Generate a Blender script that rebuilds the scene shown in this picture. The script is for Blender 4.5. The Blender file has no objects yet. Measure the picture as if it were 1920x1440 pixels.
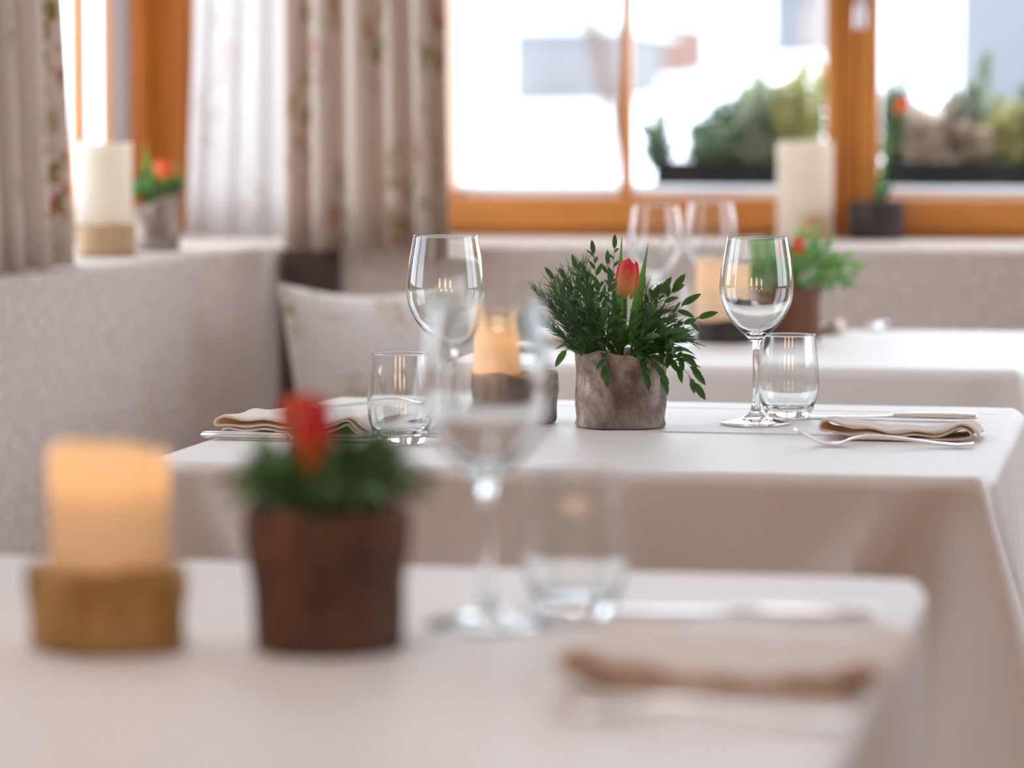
import bpy, bmesh, math, random
from math import sin, cos, pi, radians, exp, sqrt
from mathutils import Vector, Matrix

sc = bpy.context.scene
COL = sc.collection

# ------------------------------------------------------------------ camera geometry
F = 6400.0
PITCH = math.atan(506 / F)
YAW = radians(11)
EYE = 1.096
TZ = 0.75          # table height
LZ = 0.862         # ledge height behind the bench backs


def ray(px, py):
    x = (px - 960) / F
    y = -(py - 720) / F
    v1 = cos(PITCH) + y * sin(PITCH)
    v2 = -sin(PITCH) + y * cos(PITCH)
    c, s = cos(YAW), sin(YAW)
    return Vector((x * c - v1 * s, x * s + v1 * c, v2))


def onz(px, py, z=TZ):
    r = ray(px, py)
    t = (z - EYE) / r.z
    return Vector((r.x * t, r.y * t, z))


def ony(px, py, Y):
    r = ray(px, py)
    t = Y / r.y
    return Vector((r.x * t, Y, EYE + r.z * t))


def onx(px, py, X):
    r = ray(px, py)
    t = X / r.x
    return Vector((X, r.y * t, EYE + r.z * t))


# ------------------------------------------------------------------ object helpers
def tag(o, label, cat, group=None, kind=None):
    if label:
        o['label'] = label
    if cat:
        o['category'] = cat
    if group:
        o['group'] = group
    if kind:
        o['kind'] = kind
    return o


def thing(name, label, cat, loc=(0, 0, 0), rz=0.0, group=None):
    o = bpy.data.objects.new(name, None)
    o.empty_display_size = 0.02
    COL.objects.link(o)
    o.location = loc
    o.rotation_euler = (0, 0, rz)
    return tag(o, label, cat, group)


class MB:
    """collects vertices / faces (with a material slot) into one mesh"""
    def __init__(s):
        s.v, s.f, s.m, s.uv = [], [], [], []

    def add(s, vs, fs, mi=0, M=None):
        n = len(s.v)
        for p in vs:
            p = Vector(p)
            s.v.append(M @ p if M is not None else p)
        for f in fs:
            s.f.append(tuple(i + n for i in f))
            s.m.append(mi)

    def box(s, a, b, mi=0):
        x0, y0, z0 = a
        x1, y1, z1 = b
        s.add([(x0, y0, z0), (x1, y0, z0), (x1, y1, z0), (x0, y1, z0),
               (x0, y0, z1), (x1, y0, z1), (x1, y1, z1), (x0, y1, z1)],
              [(3, 2, 1, 0), (4, 5, 6, 7), (0, 1, 5, 4), (1, 2, 6, 5), (2, 3, 7, 6), (3, 0, 4, 7)], mi)

    def lathe(s, prof, n=48, mi=0, wob=None):
        vs, fs = [], []
        for k, (r, z) in enumerate(prof):
            for i in range(n):
                a = 2 * pi * i / n
                rr, zz = (r, z) if wob is None else wob(r, z, a, k)
                vs.append((rr * cos(a), rr * sin(a), zz))
        for k in range(len(prof) - 1):
            for i in range(n):
                j = (i + 1) % n
                fs.append((k * n + i, k * n + j, (k + 1) * n + j, (k + 1) * n + i))
        s.add(vs, fs, mi)

    def tube(s, pts, rad, n=8, mi=0, flat=1.0, up=Vector((0, 0, 1)), cap=True):
        pts = [Vector(p) for p in pts]
        vs, fs = [], []
        L = len(pts)
        for i, p in enumerate(pts):
            t = (pts[min(i + 1, L - 1)] - pts[max(i - 1, 0)]).normalized()
            sd = t.cross(up)
            if sd.length < 1e-3:
                sd = t.cross(Vector((0, 1, 0)))
            sd.normalize()
            u = sd.cross(t).normalized()
            r = rad[i] if isinstance(rad, (list, tuple)) else rad
            if isinstance(r, (list, tuple)):
                rs, ru = r
            else:
                rs, ru = r, r * flat
            for k in range(n):
                a = 2 * pi * k / n
                vs.append(p + sd * (rs * cos(a)) + u * (ru * sin(a)))
        for i in range(L - 1):
            for k in range(n):
                j = (k + 1) % n
                fs.append((i * n + k, i * n + j, (i + 1) * n + j, (i + 1) * n + k))
        if cap:
            fs.append(tuple(range(n - 1, -1, -1)))
            fs.append(tuple((L - 1) * n + k for k in range(n)))
        s.add(vs, fs, mi)

    def leaf(s, base, d, nrm, ln, w, bend=0.2, fold=0.25, mi=0, seg=5, tip=1.0):
        d = Vector(d).normalized()
        nrm = Vector(nrm)
        nrm = (nrm - d * nrm.dot(d))
        if nrm.length < 1e-4:
            nrm = d.orthogonal()
        nrm.normalize()
        sd = d.cross(nrm).normalized()
        vs, fs = [], []
        for i in range(seg + 1):
            t = i / seg
            ww = w * 0.5 * (sin(pi * min(1, t ** 0.85)) ** 0.62 if 0 < t < 1 else 0.02)
            c = Vector(base) + d * (ln * t) - nrm * (bend * ln * t * t)
            vs += [c - sd * ww + nrm * (fold * ww), c, c + sd * ww + nrm * (fold * ww)]
        for i in range(seg):
            a = i * 3
            fs += [(a, a + 1, a + 4, a + 3), (a + 1, a + 2, a + 5, a + 4)]
        s.add(vs, fs, mi)

    def build(s, name, mats, parent=None, smooth=True, weld=False, fix=False):
        me = bpy.data.meshes.new(name)
        me.from_pydata([tuple(p) for p in s.v], [], s.f)
        if not isinstance(mats, (list, tuple)):
            mats = [mats]
        for m in mats:
            me.materials.append(m)
        me.polygons.foreach_set('material_index', s.m)
        if smooth:
            me.polygons.foreach_set('use_smooth', [True] * len(s.f))
        me.update()
        if weld or fix:
            bm = bmesh.new()
            bm.from_mesh(me)
            if weld:
                bmesh.ops.remove_doubles(bm, verts=bm.verts, dist=1e-6)
            bmesh.ops.recalc_face_normals(bm, faces=bm.faces)
            bm.to_mesh(me)
            bm.free()
        if s.uv:
            ul = me.uv_layers.new(name='UVMap')
            for l in me.loops:
                ul.data[l.index].uv = s.uv[l.vertex_index]
        o = bpy.data.objects.new(name, me)
        COL.objects.link(o)
        if parent is not None:
            o.parent = parent
        return o


def bevel(o, w=0.003, seg=3, ang=35):
    m = o.modifiers.new('bevel', 'BEVEL')
    m.width = w
    m.segments = seg
    m.limit_method = 'ANGLE'
    m.angle_limit = radians(ang)
    return o


def subsurf(o, n=1):
    m = o.modifiers.new('sub', 'SUBSURF')
    m.levels = n
    m.render_levels = n
    return o


def bez(p0, p1, p2, n):
    return [p0 * (1 - t) ** 2 + p1 * (2 * t * (1 - t)) + p2 * t * t for t in [i / n for i in range(n + 1)]]


# ------------------------------------------------------------------ materials
class NT:
    def __init__(s, name):
        s.mat = bpy.data.materials.new(name)
        s.mat.use_nodes = True
        s.n = s.mat.node_tree.nodes
        s.l = s.mat.node_tree.links
        s.n.clear()
        s.out = s.n.new('ShaderNodeOutputMaterial')

    def node(s, t, **kw):
        nd = s.n.new(t)
        for k, v in kw.items():
            if k.startswith('i_'):
                key = k[2:].replace('_', ' ')
                nd.inputs[key].default_value = v
            else:
                setattr(nd, k, v)
        return nd

    def link(s, a, b):
        s.l.new(a, b)

    def ramp(s, fac, stops, interp='LINEAR'):
        r = s.n.new('ShaderNodeValToRGB')
        r.color_ramp.interpolation = interp
        el = r.color_ramp.elements
        while len(el) > 1:
            el.remove(el[-1])
        el[0].position = stops[0][0]
        el[0].color = (*stops[0][1], 1)
        for p, c in stops[1:]:
            e = el.new(p)
            e.color = (*c, 1)
        s.l.new(fac, r.inputs[0])
        return r.outputs[0]

    def noise(s, scale, detail=3, vec=None, rough=0.5, dist=0.0):
        nd = s.n.new('ShaderNodeTexNoise')
        nd.inputs['Scale'].default_value = scale
        nd.inputs['Detail'].default_value = detail
        nd.inputs['Roughness'].default_value = rough
        nd.inputs['Distortion'].default_value = dist
        if vec is not None:
            s.l.new(vec, nd.inputs['Vector'])
        return nd.outputs['Fac']

    def coord(s, kind='Object', scale=(1, 1, 1)):
        c = s.n.new('ShaderNodeTexCoord')
        m = s.n.new('ShaderNodeMapping')
        m.inputs['Scale'].default_value = scale
        s.l.new(c.outputs[kind], m.inputs['Vector'])
        return m.outputs[0]

    def bump(s, h, strength=0.3, dist=0.01):
        b = s.n.new('ShaderNodeBump')
        b.inputs['Strength'].default_value = strength
        b.inputs['Distance'].default_value = dist
        s.l.new(h, b.inputs['Height'])
        return b.outputs[0]

    def mix(s, fac, a, b, mode='MIX'):
        m = s.n.new('ShaderNodeMix')
        m.data_type = 'RGBA'
        m.blend_type = mode
        for i, x in ((0, fac), (6, a), (7, b)):
            if hasattr(x, 'links') or hasattr(x, 'is_linked'):
                s.l.new(x, m.inputs[i])
            elif i == 0:
                m.inputs[0].default_value = x
            else:
                m.inputs[i].default_value = (*x, 1)
        return m.outputs[2]

    def math(s, op, a, b=0.0):
        m = s.n.new('ShaderNodeMath')
        m.operation = op
        for i, x in ((0, a), (1, b)):
            if hasattr(x, 'is_linked'):
                s.l.new(x, m.inputs[i])
            else:
                m.inputs[i].default_value = x
        return m.outputs[0]

    def finish(s, shader):
        s.l.new(shader, s.out.inputs['Surface'])
        return s.mat

    def pbr(s, color, rough=0.5, metal=0.0, normal=None, spec=0.5, sheen=0.0, **kw):
        p = s.n.new('ShaderNodeBsdfPrincipled')
        if hasattr(color, 'is_linked'):
            s.l.new(color, p.inputs['Base Color'])
        else:
            p.inputs['Base Color'].default_value = (*color, 1)
        if hasattr(rough, 'is_linked'):
            s.l.new(rough, p.inputs['Roughness'])
        else:
            p.inputs['Roughness'].default_value = rough
        p.inputs['Metallic'].default_value = metal
        p.inputs['Specular IOR Level'].default_value = spec
        p.inputs['Sheen Weight'].default_value = sheen
        if normal is not None:
            s.l.new(normal, p.inputs['Normal'])
        for k, v in kw.items():
            p.inputs[k.replace('_', ' ')].default_value = v
        return p.outputs[0]

    def with_translucent(s, shader, color, fac, normal=None):
        t = s.n.new('ShaderNodeBsdfTranslucent')
        if hasattr(color, 'is_linked'):
            s.l.new(color, t.inputs['Color'])
        else:
            t.inputs['Color'].default_value = (*color, 1)
        m = s.n.new('ShaderNodeMixShader')
        m.inputs[0].default_value = fac
        s.l.new(shader, m.inputs[1])
        s.l.new(t.outputs[0], m.inputs[2])
        return m.outputs[0]


def simple(name, color, rough=0.5, metal=0.0, var=0.0, scale=8, spec=0.5, trans=0.0):
    t = NT(name)
    c = color
    if var:
        n = t.noise(scale, 3, t.coord())
        c = t.ramp(n, [(0.3, tuple(x * (1 - var) for x in color)), (0.7, tuple(min(1, x * (1 + var)) for x in color))])
    sh = t.pbr(c, rough, metal, spec=spec)
    if trans:
        sh = t.with_translucent(sh, c, trans)
    return t.finish(sh)


def wood_mat(name, dark, light, axis='Z', scale=6, rough=0.4):
    t = NT(name)
    sc3 = {'Z': (9, 9, 0.7), 'X': (0.7, 9, 9), 'Y': (9, 0.7, 9)}[axis]
    v = t.coord('Object', sc3)
    n = t.noise(scale, 5, v, 0.6, 0.4)
    n2 = t.noise(scale * 6, 3, v, 0.6)
    c = t.ramp(n, [(0.25, dark), (0.75, light)])
    c = t.mix(0.25, c, t.ramp(n2, [(0.3, dark), (0.7, light)]))
    return t.finish(t.pbr(c, rough, normal=t.bump(n2, 0.08, 0.002)))


def cloth_mat(name, color, rough=0.55, weave=900, wr=0.25, trans=0.0, sheen=0.1, spec=0.4, tc=None):
    t = NT(name)
    v = t.coord()
    n = t.noise(5, 3, v, 0.5)
    w = t.noise(weave, 2, v)
    h = t.math('ADD', t.math('MULTIPLY', n, 3.0), t.math('MULTIPLY', w, 0.12))
    sh = t.pbr(color, rough, normal=t.bump(h, wr, 0.004), spec=spec, sheen=sheen)
    if trans:
        sh = t.with_translucent(sh, tc or color, trans)
    return t.finish(sh)


def tweed_mat(name, a, b):
    t = NT(name)
    v = t.coord()
    n = t.noise(420, 3, v, 0.7)
    n2 = t.noise(60, 4, v, 0.6)
    f = t.math('ADD', t.math('MULTIPLY', n, 0.6), t.math('MULTIPLY', n2, 0.4))
    c = t.ramp(f, [(0.38, a), (0.62, b)])
    return t.finish(t.pbr(c, 0.9, normal=t.bump(n, 0.35, 0.003), spec=0.2, sheen=0.2))


def floral_mat(name, base, trans=0.3, density=0.5, strength=0.95):
    """linen with loose embroidered sprigs in olive, straw and rose"""
    t = NT(name)
    uv = t.coord('UV', (1, 1, 1))
    lin = t.noise(500, 2, t.coord('UV', (1, 0.2, 1)))
    basec = t.mix(0.15, base, t.ramp(lin, [(0.3, tuple(x * 0.8 for x in base)), (0.7, base)]))
    # sprig columns
    m = t.n.new('ShaderNodeMapping')
    m.inputs['Scale'].default_value = (7.0, 3.4, 1)
    t.l.new(uv, m.inputs['Vector'])
    vo = t.n.new('ShaderNodeTexVoronoi')
    vo.voronoi_dimensions = '2D'
    vo.inputs['Scale'].default_value = 1.0
    vo.inputs['Randomness'].default_value = 0.75
    t.l.new(m.outputs[0], vo.inputs['Vector'])
    near = t.ramp(vo.outputs['Distance'], [(0.22, (1, 1, 1)), (0.46 * density + 0.2, (0, 0, 0))])
    # little leaves inside each sprig
    vl = t.n.new('ShaderNodeTexVoronoi')
    vl.voronoi_dimensions = '2D'
    ml = t.n.new('ShaderNodeMapping')
    ml.inputs['Scale'].default_value = (52, 26, 1)
    ml.inputs['Rotation'].default_value = (0, 0, 0.5)
    t.l.new(uv, ml.inputs['Vector'])
    vl.inputs['Scale'].default_value = 1.0
    t.l.new(ml.outputs[0], vl.inputs['Vector'])
    lf = t.ramp(vl.outputs['Distance'], [(0.38, (1, 1, 1)), (0.50, (0, 0, 0))])
    keep = t.ramp(t.noise(26, 3, uv), [(0.46, (0, 0, 0)), (0.52, (1, 1, 1))])
    mask = t.math('MULTIPLY', t.math('MULTIPLY', near, lf), keep)
    hue = t.ramp(t.noise(16, 2, uv), [(0.38, (0.30, 0.25, 0.05)), (0.52, (0.48, 0.36, 0.10)), (0.58, (0.55, 0.12, 0.12)), (0.66, (0.30, 0.28, 0.09))], 'CONSTANT')
    c = t.mix(t.math('MULTIPLY', mask, strength), basec, hue)
    sh = t.pbr(c, 0.85, spec=0.2, sheen=0.15, normal=t.bump(lin, 0.1, 0.001))
    return t.finish(t.with_translucent(sh, c, trans))


def bark_mat(name, cols, scale=20, vs=0.5, mul=0.75):
    t = NT(name)
    v = t.coord('Object', (1, 1, vs))
    n = t.noise(scale, 6, v, 0.65, 0.6)
    n2 = t.noise(scale * 9, 5, v, 0.75)
    big = t.noise(scale * 0.6, 2, v)
    k = len(cols)
    c = t.ramp(n, [(0.3 + 0.4 * i / (k - 1), cols[i]) for i in range(k)])
    sp = t.ramp(n2, [(0.40, (0.25, 0.22, 0.2)), (0.56, (1, 1, 1))])
    c = t.mix(mul, c, sp, 'MULTIPLY')
    c = t.mix(t.ramp(big, [(0.45, (0, 0, 0)), (0.62, (0.6, 0.6, 0.6))]), c, cols[0])
    return t.finish(t.pbr(c, 0.7, normal=t.bump(n2, 0.5, 0.003), spec=0.35))


M = {}
M['cloth'] = cloth_mat('table_linen', (0.81, 0.755, 0.71), 0.5, wr=0.22, sheen=0.05, spec=0.5)
M['napkin'] = cloth_mat('napkin_linen', (0.93, 0.87, 0.80), 0.8, weave=1500, wr=0.15, trans=0.26, tc=(1.0, 0.64, 0.36))
M['tweed'] = tweed_mat('bench_tweed', (0.47, 0.38, 0.325), (0.76, 0.655, 0.58))
M['tweed_b'] = tweed_mat('bench_tweed_warm', (0.40, 0.355, 0.33), (0.66, 0.61, 0.575))
M['pipe'] = tweed_mat('bench_piping', (0.5, 0.45, 0.42), (0.7, 0.66, 0.62))
M['wood_x'] = wood_mat('larch_rail', (0.48, 0.15, 0.022), (0.76, 0.31, 0.06), 'X')
M['wood_z'] = wood_mat('larch_post', (0.48, 0.15, 0.022), (0.76, 0.31, 0.06), 'Z')
M['wood_y'] = wood_mat('larch_rail_side', (0.48, 0.15, 0.022), (0.76, 0.31, 0.06), 'Y')
M['panel'] = wood_mat('pine_panelling', (0.34, 0.13, 0.045), (0.56, 0.27, 0.11), 'Z')
M['floorw'] = wood_mat('oak_floor', (0.22, 0.11, 0.05), (0.40, 0.23, 0.12), 'Y')
M['plaster'] = simple('plaster', (0.80, 0.73, 0.65), 0.9, var=0.03)
M['ceil'] = simple('ceiling_paint', (0.88, 0.86, 0.84), 0.9, var=0.03)
M['bead'] = simple('white_bead', (0.75, 0.73, 0.72), 0.5, var=0.04)
M['greybead'] = simple('grey_gasket', (0.34, 0.36, 0.37), 0.4, var=0.04)
M['steel'] = simple('cutlery_steel', (0.92, 0.91, 0.90), 0.27, 1.0, var=0.02)
M['chrome'] = simple('handle_metal', (0.75, 0.75, 0.77), 0.3, 0.9, var=0.02)
M['curtain'] = floral_mat('curtain_linen', (0.72, 0.60, 0.515), 0.30)
M['sheer'] = floral_mat('curtain_thin', (0.84, 0.83, 0.82), 0.6, density=0.4, strength=0.25)
M['pillow'] = floral_mat('pillow_linen', (0.70, 0.64, 0.60), 0.0, density=0.7)
M['soil'] = simple('moss_soil', (0.03, 0.022, 0.015), 1.0, var=0.4, scale=60, spec=0.0)
M['needle'] = simple('needle_green', (0.075, 0.15, 0.06), 0.5, var=0.35, scale=40, trans=0.15)
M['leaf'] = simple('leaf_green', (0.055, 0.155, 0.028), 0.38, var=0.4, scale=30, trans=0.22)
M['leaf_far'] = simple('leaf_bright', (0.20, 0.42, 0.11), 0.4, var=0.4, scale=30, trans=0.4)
M['stem'] = simple('stem_green', (0.12, 0.2, 0.06), 0.5, var=0.3, scale=30)
M['tleaf'] = simple('tulip_leaf', (0.16, 0.38, 0.07), 0.65, var=0.2, scale=30, trans=0.3)
M['bark_grey'] = bark_mat('bark_grey_brown', [(0.08, 0.06, 0.055), (0.32, 0.24, 0.20), (0.74, 0.61, 0.52), (0.92, 0.83, 0.74)], 11, 0.8, 0.4)
M['bark_red'] = bark_mat('bark_dark_red', [(0.05, 0.028, 0.022), (0.11, 0.055, 0.038), (0.26, 0.115, 0.06), (0.17, 0.09, 0.06)], 14, 0.5, 0.5)
M['bark_rust'] = bark_mat('bark_rust', [(0.13, 0.05, 0.028), (0.26, 0.10, 0.055), (0.34, 0.15, 0.09), (0.30, 0.15, 0.1)], 14)
M['bark_dark'] = bark_mat('bark_black', [(0.03, 0.024, 0.025), (0.06, 0.05, 0.05), (0.12, 0.09, 0.075), (0.22, 0.15, 0.1)], 16)
M['log_gold'] = bark_mat('log_golden', [(0.26, 0.13, 0.04), (0.50, 0.28, 0.09), (0.78, 0.52, 0.22), (0.72, 0.50, 0.25)], 14, 0.5, 0.3)
M['log_grey'] = bark_mat('log_grey', [(0.10, 0.085, 0.08), (0.22, 0.19, 0.17), (0.36, 0.32, 0.29), (0.42, 0.38, 0.35)], 16)
M['log_pale'] = bark_mat('log_pale', [(0.42, 0.25, 0.12), (0.58, 0.38, 0.20), (0.74, 0.56, 0.36), (0.74, 0.56, 0.36)], 14, 0.5, 0.3)
M['cut'] = wood_mat('cut_wood', (0.34, 0.2, 0.09), (0.55, 0.36, 0.18), 'Z', 3, 0.7)
M['wick'] = simple('wick', (0.03, 0.025, 0.02), 0.9, var=0.2)
M['snow'] = simple('snow', (0.86, 0.88, 0.92), 0.8, var=0.02, scale=0.3)
M['tray'] = simple('planter_black', (0.03, 0.032, 0.03), 0.9, var=0.2, spec=0.05)
M['stone'] = simple('sill_stone', (0.40, 0.41, 0.42), 0.7, var=0.1)
M['shedw'] = simple('weathered_wood', (0.19, 0.18, 0.175), 0.9, var=0.15, scale=1)
M['shedb'] = simple('brown_wood', (0.17, 0.085, 0.055), 0.9, var=0.15, scale=1)
M['trunk'] = simple('tree_bark', (0.10, 0.055, 0.035), 0.9, var=0.3, scale=3)
M['greyblue'] = simple('far_render', (0.150, 0.148, 0.155), 0.9, var=0.1, scale=0.5)
M['sh_green'] = simple('shrub_green', (0.17, 0.26, 0.15), 0.6, var=0.4, scale=20, trans=0.2)
M['sh_olive'] = simple('shrub_olive', (0.42, 0.42, 0.16), 0.6, var=0.3, scale=20, trans=0.25)
M['sh_heath'] = simple('shrub_heather', (0.50, 0.41, 0.30), 0.6, var=0.4, scale=20, trans=0.2)
M['sh_grey'] = simple('shrub_greygreen', (0.30, 0.36, 0.26), 0.6, var=0.3, scale=20, trans=0.2)


def wax(name, col, trans):
    t = NT(name)
    n = t.noise(25, 3, t.coord())
    c = t.ramp(n, [(0.3, tuple(x * 0.94 for x in col)), (0.7, col)])
    sh = t.pbr(c, 0.45, spec=0.35, normal=t.bump(n, 0.15, 0.003))
    return t.finish(t.with_translucent(sh, (1.0, 0.86, 0.66), trans))


M['wax'] = wax('candle_wax', (0.88, 0.79, 0.66), 0.45)
M['wax_pale'] = wax('candle_wax_pale', (0.93, 0.89, 0.81), 0.35)


def glass_mat(name='drinking_glass'):
    t = NT(name)
    g = t.node('ShaderNodeBsdfGlass')
    g.inputs['IOR'].default_value = 1.5
    g.inputs['Roughness'].default_value = 0.0
    g.inputs['Color'].default_value = (0.985, 0.992, 0.99, 1)
    return t.finish(g.outputs[0])


def pane_mat():
    t = NT('window_glass')
    lw = t.node('ShaderNodeFresnel')
    lw.inputs[0].default_value = 1.5
    tr = t.node('ShaderNodeBsdfTransparent')
    tr.inputs[0].default_value = (0.96, 0.98, 0.98, 1)
    gl = t.node('ShaderNodeBsdfGlossy')
    gl.inputs['Roughness'].default_value = 0.0
    m = t.node('ShaderNodeMixShader')
    t.link(lw.outputs[0], m.inputs[0])
    t.link(tr.outputs[0], m.inputs[1])
    t.link(gl.outputs[0], m.inputs[2])
    return t.finish(m.outputs[0])


def tulip_mat(name, h, lo, mid, hi):
    t = NT(name)
    c = t.n.new('ShaderNodeTexCoord')
    sx = t.n.new('ShaderNodeSeparateXYZ')
    t.l.new(c.outputs['Object'], sx.inputs[0])
    f = t.math('ADD', t.math('DIVIDE', sx.outputs[2], h), t.math('MULTIPLY', t.math('SUBTRACT', t.noise(120, 3, t.coord('Object', (1, 1, 0.15))), 0.5), 0.5))
    col = t.ramp(f, [(0.02, lo), (0.35, mid), (0.8, hi)])
    sh = t.pbr(col, 0.4, spec=0.4)
    return t.finish(t.with_translucent(sh, col, 0.3))


M['glass'] = glass_mat()
M['pane'] = pane_mat()
M['tulip'] = tulip_mat('tulip_petal', 0.045, (0.50, 0.44, 0.10), (0.85, 0.33, 0.13), (0.80, 0.06, 0.05))
M['tulip_deep'] = tulip_mat('tulip_petal_deep', 0.045, (0.60, 0.30, 0.05), (0.75, 0.13, 0.03), (0.62, 0.008, 0.008))
M['tulip_orange'] = tulip_mat('tulip_petal_orange', 0.045, (0.8, 0.30, 0.05), (0.88, 0.16, 0.05), (0.85, 0.09, 0.04))

# ------------------------------------------------------------------ room shell
XL, XR, YB, YF, HC = -1.98, 2.7, 6.47, -1.6, 2.55


def struct(name, mb, mats, smooth=False):
    o = mb.build(name, mats, None, smooth)
    o['kind'] = 'structure'
    return o


b = MB(); b.box((XL - .3, YF - .3, -0.1), (XR + .3, YB + .3, 0.0)); struct('floor', b, M['floorw'])
b = MB(); b.box((XL - .3, YF - .3, HC), (XR + .3, YB + .3, HC + .1)); struct('ceiling', b, M['ceil'])
RW0, RW1 = 3.0, 5.5
b = MB()
b.box((XR, YF - .2, 0), (XR + .12, RW0, HC))
b.box((XR, RW1, 0), (XR + .12, YB + .25, HC))
b.box((XR, RW0, 0), (XR + .12, RW1, 0.9))
b.box((XR, RW0, 2.45), (XR + .12, RW1, HC))
struct('wall_right', b, M['plaster'])
b = MB(); b.box((XL - .2, YF - .2, 0), (XR + .2, YF, HC)); struct('wall_front', b, M['panel'])
# left wall with one window opening
LW0, LW1, WZ0, WZ1 = 5.0, YB - 0.015, 0.885, 2.15
LV0, LV1 = 2.8, 4.2
b = MB()
b.box((XL - .06, YF - .2, 0), (XL, LV0, HC))
b.box((XL - .06, LV1, 0), (XL, LW0, HC))
b.box((XL - .06, LV0, 0), (XL, LV1, WZ0))
b.box((XL - .06, LV0, WZ1), (XL, LV1, HC))
b.box((XL - .06, LW0, 0), (XL, LW1, WZ0))
b.box((XL - .06, LW0, WZ1), (XL, LW1, HC))
struct('wall_left', b, M['plaster'])
b = MB(); b.box((XL - .05, LW1, 0), (XL, YB + .25, HC)); struct('trim_1', b, M['wood_z'])
# back wall: low wall, lintel, right end
BX0, BX1 = XL, 1.75
b = MB()
b.box((BX0, YB, 0), (BX1, YB + .25, LZ - 0.005))
b.box((BX0, YB, WZ1), (BX1, YB + .25, HC))
b.box((BX1, YB, 0), (XR + .2, YB + .25, HC))
struct('wall_back', b, M['plaster'])

# ---- windows of the back wall (frame face at YB, glass at YB+.05)
GY = YB + 0.06
zb, zg = LZ - 0.005, ony(1300, 371, YB).z


def back_window(n, x0, x1, sash_l, sash_r, muntins, left_post=None):
    w = thing('window_%d' % n, None, None, ((x0 + x1) / 2, YB, zb))
    w['kind'] = 'structure'
    ox, oy, oz = w.location
    def L(mb):
        mb.v = [Vector((p[0] - ox, p[1] - oy, p[2] - oz)) for p in mb.v]
        return mb
    f = MB()
    f.box((x0, YB + 0.012, zb), (x1, YB + 0.10, zb + 0.018))          # dark rebate under the sash
    f.box((x0, YB + 0.002, WZ1 - 0.06), (x1, YB + 0.10, WZ1))
    bevel(L(f).build('outer_frame', M['wood_x'], w, False), 0.002)
    s = MB()
    s.box((x0, YB - 0.004, zb + 0.018), (x1, YB + 0.05, zg))
    s.box((x0, YB - 0.004, WZ1 - 0.14), (x1, YB + 0.05, WZ1 - 0.06))
    bevel(L(s).build('sash_rail', M['wood_x'], w, False), 0.005, 3)
    for a, c in ((x0, x0 + sash_l), (x1 - sash_r, x1)):
        s = MB()
        s.box((a, YB - 0.005, zb + 0.010), (c, YB + 0.051, WZ1 - 0.07))
        bevel(L(s).build('sash_stile', M['wood_z'], w, False), 0.005, 3)
    s = MB()
    s.box((x0 + sash_l, YB + 0.048, zg - 0.008), (x1 - sash_r, YB + 0.085, zg + 0.014))
    bevel(L(s).build('glazing_bead', M['bead'], w, False), 0.002)
    for xm in muntins:
        s = MB()
        s.box((xm - 0.0095, YB + 0.035, zg - 0.01), (xm + 0.0095, YB + 0.085, WZ1 - 0.1))
        bevel(L(s).build('muntin', M['wood_z'], w, False), 0.002)
    s = MB()
    s.box((x0 + sash_l - .005, GY, zg - .01), (x1 - sash_r + .005, GY + 0.0003, WZ1 - 0.13))
    s.v = s.v[:]
    g = MB()
    g.add([(x0 + sash_l - .004, GY, zg - .004), (x1 - sash_r + .004, GY, zg - .004),
           (x1 - sash_r + .004, GY, WZ1 - .13), (x0 + sash_l - .004, GY, WZ1 - .13)], [(0, 1, 2, 3)])
    L(g).build('pane', M['pane'], w, False)
    return w


def bx(px):
    return ony(px, 250, YB).x


b = MB(); b.box((XL, YB - 0.004, zb), (bx(352), YB + 0.2, WZ1)); bevel(struct('trim_6', b, M['wood_z']), 0.003)
back_window(1, bx(354), bx(600), 0.012, 0.02, [])
b = MB(); b.box((bx(601), YB - 0.003, zb), (bx(822), YB + 0.2, WZ1)); bevel(struct('trim_2', b, M['wood_z']), 0.004)
w2 = back_window(2, bx(824), bx(1576), 0.016, 0.028, [bx(1166)])
b = MB(); b.box((bx(1577), YB + 0.004, zb), (bx(1607), YB + 0.12, WZ1)); bevel(struct('trim_3', b, M['wood_z']), 0.004)
w3 = back_window(3, bx(1608), 0.42, 0.038, 0.035, [0.02])
b = MB(); b.box((0.42, YB + 0.004, zb), (0.47, YB + 0.12, WZ1)); bevel(struct('trim_4', b, M['wood_z']), 0.004)
w4 = back_window(4, 0.47, BX1, 0.035, 0.035, [1.1])
# handle on the stile beside the middle post
hp = ony(1614, 50, YB)
h = MB()
h.box((-0.011, -0.012, 0.0), (0.011, 0, 0.075))
h.tube([(0, -0.012, 0.05), (0, -0.035, 0.05)], 0.008, 12)
h.tube([(0, -0.038, 0.062), (0, -0.040, 0.03), (0, -0.038, -0.008)], [(0.012, 0.006), (0.011, 0.006), (0.012, 0.005)], 12)
ho = bevel(h.build('window_handle', M['chrome'], w3, False), 0.002)
ho.location = Vector((bx(1614), YB - 0.005, hp.z + 0.003)) - w3.location

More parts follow.
